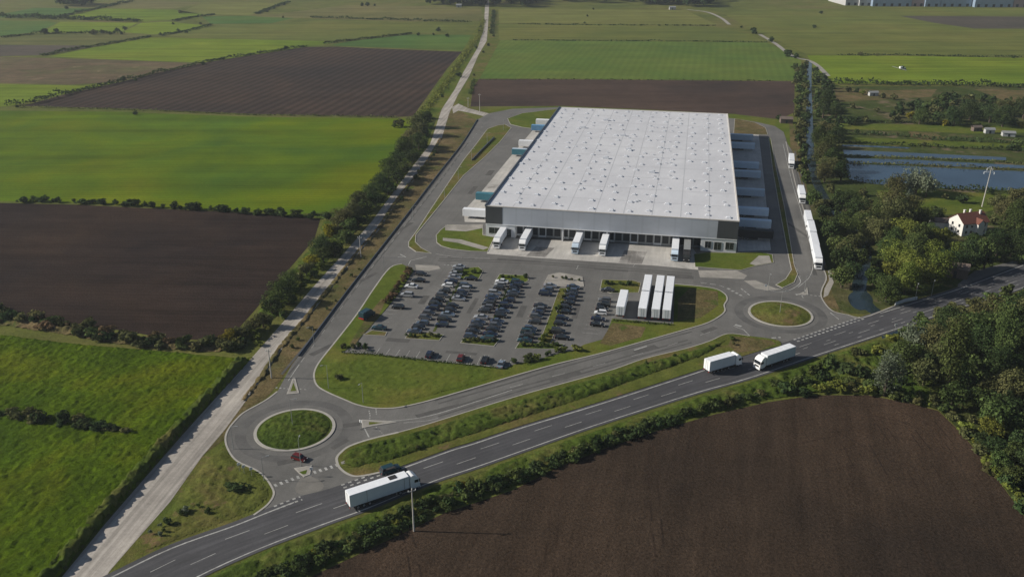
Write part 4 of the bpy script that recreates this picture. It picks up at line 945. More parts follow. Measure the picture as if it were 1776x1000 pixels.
# ---- bushes: hedge lines between the left fields, in verges, in the car park
def bush_row(pix, n, dm, kinds, where, group, jit=1.0, z=0.0, width=1.0, name=None):
    P = smooth_line(G2(pix), 4); L = [0.0]
    for a, b in zip(P, P[1:]): L.append(L[-1] + (b - a).length)
    for i in range(n):
        p = along(P, L, L[-1] * (i + U(.1, .9)) / n) + Vector((U(-1, 1), U(-1, 1))) * width
        kd = RND.choice(kinds); D = U(*dm)
        plant(p, D, kd, f'{ordw(i + 1)} {ADJ[kd]} bush {where}', 'bush', group, z=z)
bush_row([(30, 350), (80, 350), (160, 353), (240, 358), (330, 363), (440, 371), (520, 376)], 30, (2.2, 5.0), ['dark', 'dark', 'green'], 'on the hedge between green crop and dark soil', 'bushes on the upper field hedge', width=.8)
bush_row([(-20, 540), (0, 552), (60, 562), (120, 572), (180, 584), (250, 596), (310, 600), (370, 604), (410, 604)], 46, (3.0, 5.4), ['olive', 'olive', 'green', 'olive', 'brown', 'dark'], 'on the hedge between dark soil and meadow', 'bushes on the lower field hedge', width=2.6)
bush_row([(0, 722), (50, 730), (110, 740), (170, 748), (225, 756)], 16, (2.6, 4.6), ['dark', 'olive', 'dark', 'olive'], 'in the overgrown ditch across the meadow', 'bushes across the meadow', z=.9, width=1.6)
bush_row([(400, 1030), (450, 1008), (540, 968), (610, 938), (690, 903), (765, 868), (850, 841), (925, 812), (1010, 780), (1085, 752), (1165, 727), (1245, 705), (1325, 686)], 84, (1.7, 3.5), ['dark', 'green', 'dark', 'dark', 'olive', 'dark', 'green'], 'on the bank above the brown field', 'bushes on the bank above the brown field', width=.9)
bush_row([(420, 1035), (470, 1012), (552, 978), (620, 950), (700, 915), (775, 878), (862, 849), (940, 818), (1025, 784), (1100, 757), (1180, 731)], 64, (1.6, 3.2), ['dark', 'green', 'dark'], 'on the low bank edge by the brown field', 'bushes on the field edge', width=.6)
bush_row([(1470, 676), (1515, 680), (1586, 694), (1630, 706), (1672, 742), (1712, 792), (1748, 840), (1782, 888), (1830, 960)], 30, (2.6, 5.2), ['dark', 'green', 'bright', 'olive', 'dark'], 'at the wood edge of the brown field', 'bushes at the wood edge', width=1.6)
for q in ((543, 957, 18, 'yellow', 'yellow bush on the bank below the highway, standing alone'), (690, 905, 22, 'bright', 'light yellow-green bush beside the concrete pole'), (800, 842, 26, 'yellow', 'large yellow bush on the bank below the highway'), (725, 890, 18, 'bright', 'yellow-green bush just behind the concrete pole')):
    P, Dm = crown_at(q[0], q[1], q[2], 'bush'); plant(P, Dm, q[3], q[4], 'bush', 'yellow bushes on the bank')
bush_row([(650, 795), (700, 778), (760, 758), (840, 733), (920, 706), (1000, 682), (1080, 656), (1160, 628), (1240, 603), (1280, 594)], 22, (.8, 1.6), ['green', 'dark', 'green', 'olive'], 'in the grass strip beside the highway', 'bushes in the grass strip', width=1.5, z=.3)
for x, y, d, lb in ((1121, 626, 10, 'small green tree standing in the grass strip'), (1270, 583, 12, 'green sapling at the grass strip end by the pond roundabout'), (1207, 616, 7, 'thin sapling on the grass strip behind the white lorries')):
    P, Dm = crown_at(x, y, d); plant(P, Dm, 'green', lb, 'tree', 'saplings in the grass strip', 'small')
bush_row([(262, 934), (296, 902), (330, 884), (360, 890)], 12, (1.0, 2.0), ['dark', 'silver', 'green'], 'on the grass triangle beside the gravel road', 'bushes on the grass triangle', z=.3, width=1.5)
P, Dm = crown_at(410, 842, 34, 'bush'); plant(P, Dm, 'dark', 'dark dense bush on the grass triangle near the roundabout', 'bush', 'bushes on the grass triangle')
P, Dm = crown_at(588, 653, 20, 'bush'); plant(P, Dm * .7, 'olive', 'dull olive bush on the triangular plot', 'bush', 'bush on the triangular plot', z=.3)
bush_row([(710, 466), (698, 487), (684, 508), (668, 528)], 16, (1.8, 2.9), ['brown', 'brown', 'olive'], 'in the brown shrub bed along the car park', 'brown shrubs along the car park', width=.6, z=.1)
bush_row([(592, 606), (615, 602), (640, 606)], 8, (1.4, 2.2), ['dark', 'olive'], 'at the south-west corner of the car park', 'bushes at the car park corner', z=.15)
bush_row([(880, 634), (905, 628), (960, 615), (1000, 606)], 10, (1.6, 2.8), ['dark', 'green', 'bright'], 'on the verge south-east of the car park', 'bushes by the car park verge', z=.15)
bush_row([(985, 505), (975, 530), (965, 555), (955, 575), (945, 592)], 18, (.9, 2.6), ['bright', 'olive', 'green', 'olive'], 'in the middle planting of the car park', 'bushes in the middle planting', width=.8, z=.15)
for x0, y0, x1, y1, n, kd, wh in ((783, 478, 832, 472, 7, 'dark', 'second'), (862, 482, 912, 482, 6, 'green', 'third'), (955, 482, 1008, 488, 5, 'olive', 'gravel-topped'), (1046, 492, 1104, 496, 9, 'green', 'fifth')):
    bush_row([(x0, y0), (x1, y1)], n, (1.1, 2.3), [kd, 'green', 'dark'], f'on the {wh} car park island by the yard', f'bushes on the {wh} planted island', z=.15, width=.7)
for x0, y0, x1, y1, wh in ((706, 584, 764, 584, 'second'), (803, 592, 862, 594, 'third'), (898, 600, 972, 601, 'fourth')):
    bush_row([(x0, y0), (x1, y1)], 8, (1.3, 2.2), ['dark', 'green', 'olive'], f'on the {wh} car park island at the south', f'bushes on the south {wh} planted island', z=.15, width=.7)
bush_row([(798, 492), (779, 525), (757, 570)], 16, (1.0, 1.8), ['green', 'dark'], 'in the strip between the second car rows', 'bushes between the second car rows', width=.2)
bush_row([(884, 497), (864, 540), (846, 580)], 16, (1.0, 1.8), ['green', 'dark'], 'in the strip between the third car rows', 'bushes between the third car rows', width=.2)
bush_row([(760, 262), (740, 288), (722, 310), (706, 332), (690, 356)], 12, (1.6, 3.2), ['olive', 'green', 'dark'], 'on the dry verge beside the estate road', 'bushes on the dry verge', width=1.6)
bush_row([(640, 440), (600, 490), (560, 545), (500, 620)], 9, (1.0, 2.0), ['olive', 'green'], 'on the lower dry verge beside the estate road', 'bushes on the lower dry verge', width=1.2)

HOUSE = G(1676, 402)
def fill(pix, dmin, dm, kinds, place, group, tall=.15, cat='tree', avoid=True):
    P = [(p.x, p.y) for p in G2(pix)]
    x0, x1 = min(p[0] for p in P), max(p[0] for p in P); y0, y1 = min(p[1] for p in P), max(p[1] for p in P)
    ex = [(q[0].x, q[0].y) for q in QUEUE if x0 - 5 < q[0].x < x1 + 5 and y0 - 5 < q[0].y < y1 + 5 and q[1] > 2.5] if avoid else []
    n = 0
    for _ in range(2500):
        x, y = U(x0, x1), U(y0, y1)
        if any((x - a) ** 2 + (y - b) ** 2 < dmin * dmin for a, b in ex): continue
        if (x - HOUSE.x) ** 2 + (y - HOUSE.y + 8) ** 2 < 17 ** 2 or (x - HOUSE.x + 12) ** 2 + (y - HOUSE.y + 4) ** 2 < 12 ** 2: continue
        if not inpoly(P, np.array([x]), np.array([y]))[0][0]: continue
        ex.append((x, y)); n += 1; kd = RND.choice(kinds); D = U(*dm)
        plant(Vector((x, y, 0)), D, kd, f'{ADJ[kd]} {cat} filling {place}, {ordw(n)} among its shaded neighbours', cat, group, 'tall' if RND.random() < tall and cat == 'tree' else None)
fill([(1540, 650), (1600, 610), (1680, 575), (1776, 540), (1960, 480), (2060, 700), (2000, 1010), (1850, 1010), (1790, 905), (1750, 850), (1716, 795), (1676, 742), (1634, 708), (1586, 694)], 4.6, (6, 9.5), ['dark', 'green', 'green', 'olive', 'dark'], 'the wood by the brown field', 'trees in the wood by the highway')
fill([(1440, 360), (1500, 370), (1560, 375), (1640, 420), (1720, 440), (1776, 420), (1776, 452), (1660, 482), (1570, 512), (1540, 530), (1520, 500), (1510, 440), (1480, 400)], 7.0, (6, 9), ['dark', 'green', 'olive', 'bright', 'green'], 'the wood beside the red-roofed house', 'trees between canal and house', .1)
fill([(1425, 365), (1440, 380), (1470, 410), (1486, 440), (1478, 480), (1466, 480), (1450, 440), (1430, 400)], 5.5, (5, 7.5), ['green', 'dark', 'olive'], 'the canal bank behind the lorry queue', 'trees between canal and house', .0)
fill([(1378, 118), (1398, 118), (1398, 250), (1406, 330), (1396, 330), (1384, 250), (1379, 180)], 7.0, (5, 8), ['green', 'olive', 'dark'], 'the canal row on the warehouse side', 'trees along the upper canal', .2)
fill([(1412, 125), (1440, 150), (1455, 205), (1462, 300), (1440, 320), (1422, 300), (1412, 240)], 7.5, (6, 9), ['green', 'olive', 'dark', 'green'], 'the canal row on the pond side', 'trees along the upper canal', .2)
fill([(1545, 205), (1600, 180), (1700, 172), (1776, 195), (1776, 210), (1640, 212)], 9, (7, 10), ['dark', 'green', 'olive', 'dark'], 'the thicket above the ponds', 'trees along the upper canal', .1)
sheet('woodland_floor', [(1530, 655), (1600, 606), (1680, 572), (1776, 538), (1960, 476), (2060, 700), (2000, 1090), (1890, 1090), (1776, 893), (1742, 845), (1707, 798), (1667, 748), (1627, 710), (1582, 698)], 'woodfloor', .036)
# hedges far away: each line one hedge
def hedge(pix, w, h, leaf, dens, kind, label):
    P = G2(pix); L = [0.0]
    for a, b in zip(P, P[1:]): L.append(L[-1] + (b - a).length)
    mb = MB(); r = RND
    n = int(L[-1] * w * dens * 1.8)
    for i in range(n):
        p = along(P, L, r.uniform(0, L[-1]))
        k = .45 + .75 * abs(noise.noise(Vector((p.x * .06, p.y * .06, 2))))*1.7
        q = Vector((p.x + r.gauss(0, w * .3), p.y + r.gauss(0, w * .3), r.uniform(.1, 1) ** .7 * h * k))
        nr = Vector((r.gauss(0, 1), r.gauss(0, 1), r.gauss(.6, 1))).normalized(); a = nr.orthogonal().normalized(); b = nr.cross(a); s = leaf * r.uniform(.6, 1.3) * .5
        mb.add([q - a * s, q - b * s, q + a * s, q + b * s], [(0, 1, 2, 3)])
    return tag(mb.build('hedge', LEAF[kind]), label, 'hedge')
for a in (([(10, 184), (60, 179), (120, 163), (205, 144)], 5, 4, 1.2, .9, 'dark', 'dark hedge between bright crop and striped field'), ([(205, 143), (280, 126), (350, 111)], 4, 3, 1.2, .9, 'dark', 'hedge between dry pasture and striped field'), ([(352, 108), (444, 94), (530, 81)], 4, 2.5, 1.3, .8, 'dark', 'low hedge between bright field and striped field'),
          ([(0, 31), (60, 32), (105, 34)], 9, 6, 1.8, .5, 'dark', 'thick dark hedge at the far edge of the plain'), ([(105, 33), (180, 36), (243, 38)], 7, 5, 1.8, .6, 'dark', 'long dark hedge between two far bright fields'), ([(0, 66), (60, 60), (120, 58), (215, 59)], 4, 3, 1.6, .6, 'dark', 'low hedge at the foot of the far tree cluster'),
          ([(72, 97), (130, 86), (175, 79), (262, 64)], 4, 2.5, 1.5, .7, 'dark', 'hedge between grey soil and bright field'), ([(282, 62), (330, 53), (367, 44)], 4, 2.5, 1.6, .6, 'dark', 'short far hedge beside the yellow field'), ([(100, 31), (140, 22), (175, 14), (232, 2)], 5, 3, 1.8, .5, 'dark', 'diagonal hedge running up to the far edge'), ([(300, 37), (340, 30), (370, 26)], 5, 3, 1.6, .6, 'dark', 'small hedge under the pale far field'),
          ([(444, 25), (470, 15), (500, 4)], 5, 3, 1.8, .5, 'dark', 'hedge beside the tan field corner'), ([(540, 31), (640, 34), (740, 37), (815, 39)], 4, 3, 1.6, .55, 'dark', 'row hedge between tan stubble and olive meadow'), ([(560, 76), (610, 71), (660, 65), (714, 59)], 4, 2.5, 1.5, .7, 'dark', 'hedge along the top of the deep green field'),
          ([(35, 186), (200, 190), (300, 194), (444, 200), (690, 204)], 2.5, 1.2, .9, .8, 'olive', 'weedy strip between striped field and near crop'), ([(890, 70), (1000, 71), (1200, 72), (1330, 74)], 3, 1.2, 1.4, .35, 'dark', 'thin weed line across the right-angle green field top'), ([(896, 42), (1000, 44), (1240, 45)], 3, 1.4, 1.6, .3, 'dark', 'thin weed line under the pale yellow field'),
          ([(1450, 96), (1560, 96), (1700, 99), (1776, 100)], 3, 1.8, 1.4, .45, 'dark', 'low ditch hedge under the bright field top'), ([(1448, 146), (1550, 147), (1660, 148), (1776, 152)], 8, 4, 1.4, .5, 'dark', 'scrubby hedge along the bottom of the bright field'), ([(822, 139), (1000, 138), (1376, 141)], 1.5, .8, .9, .5, 'dark', 'thin weed line between green crop and brown soil'),
          ([(728, 205), (770, 150), (805, 98), (832, 60), (838, 35)], 5, 2.2, 1.0, .9, 'bright', 'weedy hedge west of the gravel road beyond the warehouse'), ([(853, 60), (856, 20)], 4, 3, 1.4, .5, 'dark', 'dark hedge beside the far end of the gravel road'), ([(816, 165), (822, 140)], 3, 2, .9, .9, 'green', 'short green hedge at the brown field corner'),
          ([(1456, 248), (1560, 252), (1776, 262)], 3.5, 2.0, 1.0, .8, 'dark', 'reed hedge along the upper pond bank'), ([(1470, 283), (1582, 286), (1690, 291), (1776, 295)], 2.5, 1.4, .8, 1.0, 'olive', 'reed hedge between the two lower ponds'), ([(1470, 271), (1600, 275), (1776, 284)], 3, 1.5, .8, 1.0, 'olive', 'reed hedge between the two upper ponds'), ([(1476, 314), (1540, 322), (1620, 328), (1776, 334)], 4, 2.5, .9, 1.0, 'dark', 'reed hedge on the near bank of the main pond'),
          ([(1480, 233), (1560, 236), (1600, 241), (1700, 246), (1776, 250)], 5, 2.5, 1.0, .7, 'dark', 'bushy hedge across the riverside meadow'), ([(1500, 212), (1600, 214), (1700, 218)], 4, 2, 1.0, .7, 'dark', 'low hedge at the foot of the thicket'),
          ([(592, 612.5), (645, 615.5), (769, 629), (876, 640)], 1.1, 1.0, .35, 9, 'dark', 'low clipped hedge along the south edge of the car park')):
    hedge(*a)
hd = hedge([(1063, 556), (1110, 560), (1166, 564)], 1.2, 1.1, .4, 8, 'dark', 'low hedge below the parked white trailers')

# far woods: masses nobody could count
def wood(name, pixpoly, n, dm, label):
    P = [(p.x, p.y) for p in G2(pixpoly)]
    x0, x1 = min(p[0] for p in P), max(p[0] for p in P); y0, y1 = min(p[1] for p in P), max(p[1] for p in P)
    v = []; f = []; r = RND; k = 0
    arrs = []
    for me in CR['far']:
        a = np.empty(len(me.vertices) * 3); me.vertices.foreach_get('co', a); arrs.append(a.reshape(-1, 3))
    V = []; 
    while k < n:
        x, y = r.uniform(x0, x1), r.uniform(y0, y1)
        if not inpoly(P, np.array([x]), np.array([y]))[0][0]: continue
        D = r.uniform(*dm); a = r.choice(arrs).copy(); t = r.uniform(0, 6.28)
        R_ = np.array([[math.cos(t), -math.sin(t), 0], [math.sin(t), math.cos(t), 0], [0, 0, 1]])
        V.append(a @ R_.T * D * np.array([1, 1, 1.1]) + np.array([x, y, D * .55])); k += 1
    V = np.concatenate(V); nq = len(V) // 4
    mb = MB(); mb.v = [tuple(q) for q in V.tolist()]; mb.f = [(4*i, 4*i+1, 4*i+2, 4*i+3) for i in range(nq)]; mb.m = [0] * nq
    return tag(mb.build(name, LEAF['dark']), label, 'woods', kind='stuff')
wood('woods', [(738, 11), (800, 11.5), (842, 11.5), (842, 2), (842, -12), (745, -10)], 130, (12, 20), 'dark far wood left of the gravel road end'.replace('left of', 'west of'))
wood('woods', [(848, 11.5), (890, 13), (930, 13.5), (935, 2), (940, -12), (850, -12)], 110, (12, 20), 'dark far wood east of the gravel road end')
wood('woods', [(960, 3), (1060, 6), (1150, 10), (1195, 13), (1240, 12), (1245, 0), (1240, -14), (960, -12)], 240, (12, 21), 'broad dark wood behind the pale yellow field')
wood('woods', [(95, 10), (120, 11.5), (160, 12), (163, 6), (130, 4), (95, 5)], 26, (10, 16), 'dark copse on the far plain')
wood('woods', [(1340, 0), (1470, 0), (1480, -14), (1340, -14)], 50, (8, 14), 'low trees beside the far factory sheds')

flush()

# ---------------------------------------------------------------- warehouse
ZR = 12.3
FLw, FRw, BLw = G(842, 357, ZR), G(1281, 384, ZR), G(978, 187, ZR)
WA = math.atan2(FRw.y - FLw.y, FRw.x - FLw.x)
W, LN = 94.8, 190.4
wh = tag(empty('warehouse', (FLw.x, FLw.y, 0), WA), 'huge flat-roofed grey logistics warehouse with loading docks and rows of rooflights', 'warehouse')
def WP(u, v, z=0.0):
    c, s = math.cos(WA), math.sin(WA); return Vector((FLw.x + u * c - v * s, FLw.y + u * s + v * c, z))
ZB = 5.0
D0, D1 = 11.5, 82.0    # the recessed dock range of the front
b = MB()
b.box((W/2, LN/2 + 1.5, ZB/2), (W - 1.0, LN - 3.2, ZB))                  # core, lower storey set back behind the docks
b.box((W/2, LN/2, (ZB + ZR - .1)/2), (W, LN, ZR - .1 - ZB))
b.build('wall', M['clad'], wh)
b = MB(); b.box((D0/2, 1.6, ZB/2 - .05), (D0 - .06, 3.1, ZB - .1)); b.build('base_wall', M['render'], wh)
b = MB(); b.box(((D1 + W)/2, 1.6, ZB/2 - .05), (W - D1 - .06, 3.1, ZB - .1)); b.build('base_wall', M['render'], wh)
for u0, u1 in ((-.04, 6.6), (W - 7.4, W + .04)):
    b = MB(); b.box(((u0 + u1)/2, .9, (5.3 + ZR - .15)/2), (u1 - u0, 1.9, ZR - .15 - 5.3)); b.build('corner_panel', M['clad_dark'], wh)
b = MB(); b.box((W/2, -.06, 5.15), (W - .2, .14, .28)); b.build('fascia_band', M['render'], wh)
# roof with seams
b = MB(); b.add([(0, 0, ZR), (W, 0, ZR), (W, LN, ZR), (0, LN, ZR)], [(0, 1, 2, 3)], 0)
for i in range(1, 9):
    u = W * i / 9; b.ribbon([(u, .6), (u, LN - .6)], .30, ZR + .012, mi=1)
for j in range(1, 11):
    v = LN * j / 11; b.ribbon([(.6, v), (W - .6, v)], .30, ZR + .016, mi=1)
rf = b.build('roof', [M['roof'], M['seam']], wh)
b = MB()
b.box((.05, LN/2, ZR + .2), (.55, LN + .3, .75)); b.build('parapet', M['cap'], wh)
b = MB(); b.box((W - .1, LN/2, ZR + .1), (.5, LN + .3, .4)); b.box((W/2, LN, ZR + .09), (W - .8, .4, .38)); b.box((W/2, .1, ZR + .08), (W - .8, .35, .34)); b.build('parapet', M['cap_light'], wh)
# rooflights: those nearest the front as parts, the rest as one part
def rl(mb, u, v, s, h):
    mb.box((u, v, ZR + h/2), (s, s, h), 0, 0, .94); mb.box((u, v, ZR + h + .06), (s * .8, s * .8, .12), 0, 0, .8)
lights = []
for j in range(17):
    for i in range(13):
        if RND.random() < .05: continue
        u = W * (i + .5) / 13 + U(-.7, .7) - (j % 2) * 1.2; v = LN * (j + .5) / 17 + U(-2.6, 2.6)
        lights.append((v, min(max(u, 2), W - 2), U(1.35, 1.8)))
for k in range(70):
    lights.append((U(3, LN - 3), U(3, W - 3), U(.6, 1.0)))
lights.sort()
big = [l for l in lights if l[2] >= 1.3][:99]; rest = [l for l in lights if l not in big]
for v, u, s in big:
    mb = MB(); rl(mb, u, v, s, .42); mb.build('rooflight', M['skylight'], wh)
mb = MB()
for v, u, s in rest: rl(mb, u, v, s, .4)
mb.build('rooflights', M['skylight'], wh)['kind'] = 'stuff'
for u, v in ((38, 80), (42, 126), (20, 140), (47, 98), (60, 60), (30, 160)):
    mb = MB(); mb.box((u, v, ZR + .45), (2.6, 1.4, .9)); mb.box((u + .3, v, ZR + 1.0), (1.2, 1.0, .25)); mb.build('ventilation_unit', M['skylight'], wh)
# dock doors along the front
nd = 24
for i in range(nd):
    u = D0 + (D1 - D0) * (i + .5) / nd
    d = MB(); d.box((u, 3.0 - .02, 2.1), (2.3, .12, 3.4)); do = d.build('dock_door', M['door'], wh)
    s = MB()
    for dx in (-1.35, 1.35): s.box((u + dx, 2.75, 2.1), (.32, .55, 3.9))
    s.box((u, 2.75, 4.2), (3.0, .55, .35)); s.box((u, 2.85, .55), (2.9, .4, .7)); s.build('door_frame', M['steel' if i % 3 else 'render'], do)
for u in (D0 - .05, D1 + .05, 30, 47):
    mb = MB(); mb.box((u, 1.6, 2.4), (.5, 2.9, 4.9)); mb.build('pier', M['render'], wh)
# windows and doors of the two office corners
for u, w, z, h in ((3.6, 4.6, 2.6, 2.4), (9.2, 1.6, 1.9, 3.2), (84.5, 2.2, 2.6, 2.6), (88.0, 2.6, 2.3, 3.0), (92.3, 3.0, 2.6, 2.8)):
    mb = MB(); mb.box((u, .02, z), (w, .08, h)); wo = mb.build('window', M['glass'], wh)
    mb = MB()
    for dx in (-w/2, 0, w/2): mb.box((u + dx, -.03, z), (.1, .1, h + .12))
    for dz in (-h/2, h/2): mb.box((u, -.03, z + dz), (w - .1, .09, .1))
    mb.build('frame', M['steel'], wo)
# side docks
for v in np.linspace(18, 178, 26):
    for u in (.47, W - .47):
        mb = MB(); mb.box((u, float(v), 2.3), (.16, 2.6, 3.2)); mb.build('dock_door', M['door'], wh)
# ---------------------------------------------------------------- lorries and trailers
def wheel_mesh():
    mb = MB(); mb.cyl((0, 0, 0), .5, .30, 'y', 14, 0); mb.cyl((0, 0, 0), .28, .32, 'y', 10, 1)
    o = mb.build('wheel', [M['tyre'], M['rim']]); return o
_wm = wheel_mesh(); WHEEL = _wm.data; bpy.data.objects.remove(_wm)
def add_wheel(parent, x, y, s=1.0):
    w = bpy.data.objects.new('wheel', WHEEL); COL.objects.link(w); w.parent = parent; w.location = (x, y, .5 * s); w.scale = (s, s, s); return w
def make_trailer(root, x0=-8.2, ln=13.6, side='cloth', roof='white_roof', wheels=True, h=4.0):
    mb = MB(); mb.box((x0 + ln/2, 0, (1.05 + h)/2), (ln, 2.55, h - 1.05)); bx = mb.build('trailer_box', M[side], root); bevel(bx, .05, 1)
    mb = MB(); mb.box((x0 + ln/2, 0, h + .012), (ln - .2, 2.4, .05))
    for i in range(1, 6): mb.box((x0 + ln * i/6, 0, h + .03), (.10, 2.4, .05))
    mb.build('trailer_roof', M[roof], root)
    dr = MB(); dr.box((x0 - .03, 0, (1.15 + h)/2), (.06, 2.45, h - 1.2)); d = dr.build('rear_door', M[roof], root)
    mb = MB()
    for y in (-.35, .35): mb.box((x0 - .08, y, (1.15 + h)/2), (.05, .06, h - 1.3))
    mb.build('door_bar', M['steel'], d)
    mb = MB(); mb.box((x0 - .05, 0, .85), (.08, 2.5, .22)); bp = mb.build('rear_bumper', M['chassis'], root)
    for y in (-1.0, 1.0):
        mb = MB(); mb.box((x0 - .11, y, .85), (.05, .34, .16)); mb.build('tail_light', M['red'], root)
    mb = MB(); mb.box((x0 + ln/2 - .3, 0, .9), (ln - 1.6, .9, .28)); mb.box((x0 + 6.2, 0, .68), (3.6, 2.35, .5)); mb.build('chassis', M['chassis'], root)
    for x in (1.7, 3.0, 4.3):
        for y in (-1.08, 1.08): add_wheel(root, x0 + x, y)
    mb = MB()
    for y in (-.8, .8): mb.box((x0 + ln - 2.9, y, .5), (.16, .16, 1.0))
    mb.build('landing_leg', M['steel'], root)
def make_cab(root, x=5.5, paint='white'):
    """tractor unit; x = back of the cab"""
    prof = [(x + .1, .95), (x + .1, 3.35), (x + .35, 3.75), (x + .9, 3.82), (x + 1.7, 3.35), (x + 2.15, 2.75), (x + 2.35, 1.75), (x + 2.4, .55), (x + .6, .55)]
    mb = MB(); mb.profile(prof, -1.24, 1.24); c = mb.build('cab', M[paint], root); bevel(c, .09, 2)
    mb = MB(); mb.add([(x + 2.2, -1.08, 2.7), (x + 2.2, 1.08, 2.7), (x + 2.385, 1.12, 1.8), (x + 2.385, -1.12, 1.8), (x + 2.12, -1.02, 2.7), (x + 2.12, 1.02, 2.7), (x + 2.28, 1.05, 1.8), (x + 2.28, -1.05, 1.8)],
           [(0, 3, 2, 1), (4, 5, 6, 7), (0, 1, 5, 4), (1, 2, 6, 5), (2, 3, 7, 6), (3, 0, 4, 7)]); mb.build('windscreen', M['glass'], root)
    for s in (-1, 1):
        mb = MB(); mb.box((x + 1.55, 1.245 * s, 2.25), (.9, .04, .7)); mb.build('side_window', M['glass'], root)
        mb = MB(); mb.box((x + 2.25, 1.42 * s, 2.35), (.16, .22, .75)); mb.build('mirror', M['chassis'], root)
        mb = MB(); mb.box((x + 2.42, .92 * s, .95), (.06, .4, .2)); mb.build('headlight', M['lamp'], root)
    mb = MB(); mb.box((x + 2.43, 0, 1.25), (.05, 1.5, .5)); mb.build('grille', M['chassis'], root)
    mb = MB(); mb.box((x + 2.40, 0, .52), (.14, 2.45, .34)); mb.build('bumper', M[paint], root)
    mb = MB(); mb.box((x - .8, 0, .78), (5.4, .9, .3)); mb.box((x - .6, 0, .62), (1.3, 2.3, .55)); mb.build('tractor_chassis', M['chassis'], root)
    for xx in (x + 1.25, x - 2.3):
        for y in (-1.06, 1.06): add_wheel(root, xx, y)
def lorry_root(label, group, cat='lorry', name='articulated_lorry'):
    return tag(empty(name), label, cat, group)
LG = 'white articulated lorries'
proto = lorry_root('x', LG); make_trailer(proto); make_cab(proto)          # rear at x=-8.2, nose at x=+7.9
proto_tr = lorry_root('x', LG, 'trailer', 'semi_trailer'); make_trailer(proto_tr)
used = {}
def place(pr, P, ang, label, group=None, side=None, cat=None, roof=None, cab=None):
    o = pr if id(pr) not in used else copy_tree(pr); used[id(pr)] = 1
    o.location = (P[0], P[1], .062); o.rotation_euler = (0, 0, ang); o['label'] = label
    if group: o['group'] = group
    for ch in o.children:
        nm = ch.name.split('.')[0]; mt = None
        if nm == 'trailer_box': mt = M[side or 'cloth']
        if nm in ('trailer_roof', 'rear_door'): mt = M[roof or 'white_roof']
        if nm in ('cab', 'bumper'): mt = M[cab or 'white']
        if mt: ch.material_slots[0].link = 'OBJECT'; ch.material_slots[0].material = mt
    return o
# keep templates out of "used": first placement moves the template itself, so copy BEFORE it gets special colours
def fwd(a): return Vector((math.cos(a), math.sin(a)))
def by_rear(px, py, px2, py2, z=4.0, front=False):
    A, B = G(px, py, z).to_2d(), G(px2, py2, z).to_2d(); a = math.atan2(B.y - A.y, B.x - A.x)
    return (A + fwd(a) * (-7.9 if front else 8.2)), a
P, a = by_rear(602.5, 854.5, 716, 817.5); place(proto, P, a, 'white lorry on the highway beside the weedy roundabout, with a dark roof hatch', 'lorries driving on the highway')
hl = MB(); hl.box((2.1, .2, 4.09), (1.7, 1.3, .1)); hl.build('roof_hatch', M['chassis'], proto)
rigid = lorry_root('x', LG, 'lorry', 'rigid_lorry')
make_trailer(rigid, -5.6, 8.8); make_cab(rigid, 3.5)
A, B = G(1227, 624.6, 4).to_2d(), G(1285, 608.5, 4).to_2d(); a = math.atan2(B.y - A.y, B.x - A.x)
place(rigid, A + fwd(a) * 5.6, a, 'shorter white lorry on the highway driving away from the camera', 'lorries driving on the highway')
P, a = by_rear(1227, 624.6, 1285, 608.5); lz = place(proto, P, a, 'white lorry on the highway driving away, behind the oncoming one', 'lorries driving on the highway')
for ch in list(lz.children):
    if ch.name.startswith('roof_hatch'): bpy.data.objects.remove(ch)
lz_hw2 = lz
A, B = G(1375, 598, 4).to_2d(), G(1324, 615, 4).to_2d(); a = math.atan2(B.y - A.y, B.x - A.x)
lorry_src = lz
used[id(lorry_src)] = 1
mid = lorry_root('white lorry on the highway coming towards the camera with its cab in front', 'lorries driving on the highway')
make_trailer(mid, -7.0, 11.2); make_cab(mid, 4.3)
mid.location = (*(A + fwd(a) * 7.0), .08); mid.rotation_euler = (0, 0, a)
VD = fwd(WA + math.pi/2); UD = fwd(WA)
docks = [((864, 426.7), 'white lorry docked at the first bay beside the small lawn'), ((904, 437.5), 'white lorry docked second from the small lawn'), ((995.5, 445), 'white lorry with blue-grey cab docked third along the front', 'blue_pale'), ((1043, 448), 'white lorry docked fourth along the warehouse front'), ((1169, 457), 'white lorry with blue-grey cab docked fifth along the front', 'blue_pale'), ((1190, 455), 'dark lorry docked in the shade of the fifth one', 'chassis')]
for d in docks:
    P = G(*d[0]).to_2d(); cab = d[2] if len(d) > 2 else None
    q = P - WP(0, 0).to_2d(); u = q.dot(UD)
    c = WP(u, 3.0 - 8.2 - .3).to_2d()
    if d is docks[0]:
        lz.location = (c.x, c.y, .075); lz.rotation_euler = (0, 0, WA - math.pi/2); lz['label'] = d[1]; lz['group'] = 'lorries docked at the warehouse front'
        continue
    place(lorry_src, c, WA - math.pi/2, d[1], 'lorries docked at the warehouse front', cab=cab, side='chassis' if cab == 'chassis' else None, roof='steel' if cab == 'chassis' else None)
# lorries queuing on the east perimeter road
qs = [((1373, 266), (1374, 281), 'white lorry waiting alone at the far end of the queue'), ((1389, 321), (1393, 352), 'white lorry waiting alone midway along the east road'), ((1400.6, 364.5), None, 'first white lorry of the nose-to-tail queue, the far end'), ((1406, 381.5), None, 'second white lorry of the nose-to-tail queue'), ((1410.7, 403), None, 'third white lorry of the nose-to-tail queue'), ((1415, 423.5), None, 'fourth white lorry of the nose-to-tail queue, at its front')]
rear = [G(q[0][0], q[0][1], 4).to_2d() for q in qs]
qa = math.atan2(rear[5].y - rear[2].y, rear[5].x - rear[2].x)
for i, (q, r_) in enumerate(zip(qs, rear)):
    a = qa if i > 0 else qa - .04
    place(lorry_src, r_ + fwd(a) * 8.2, a, q[2], 'lorries queuing on the east road')
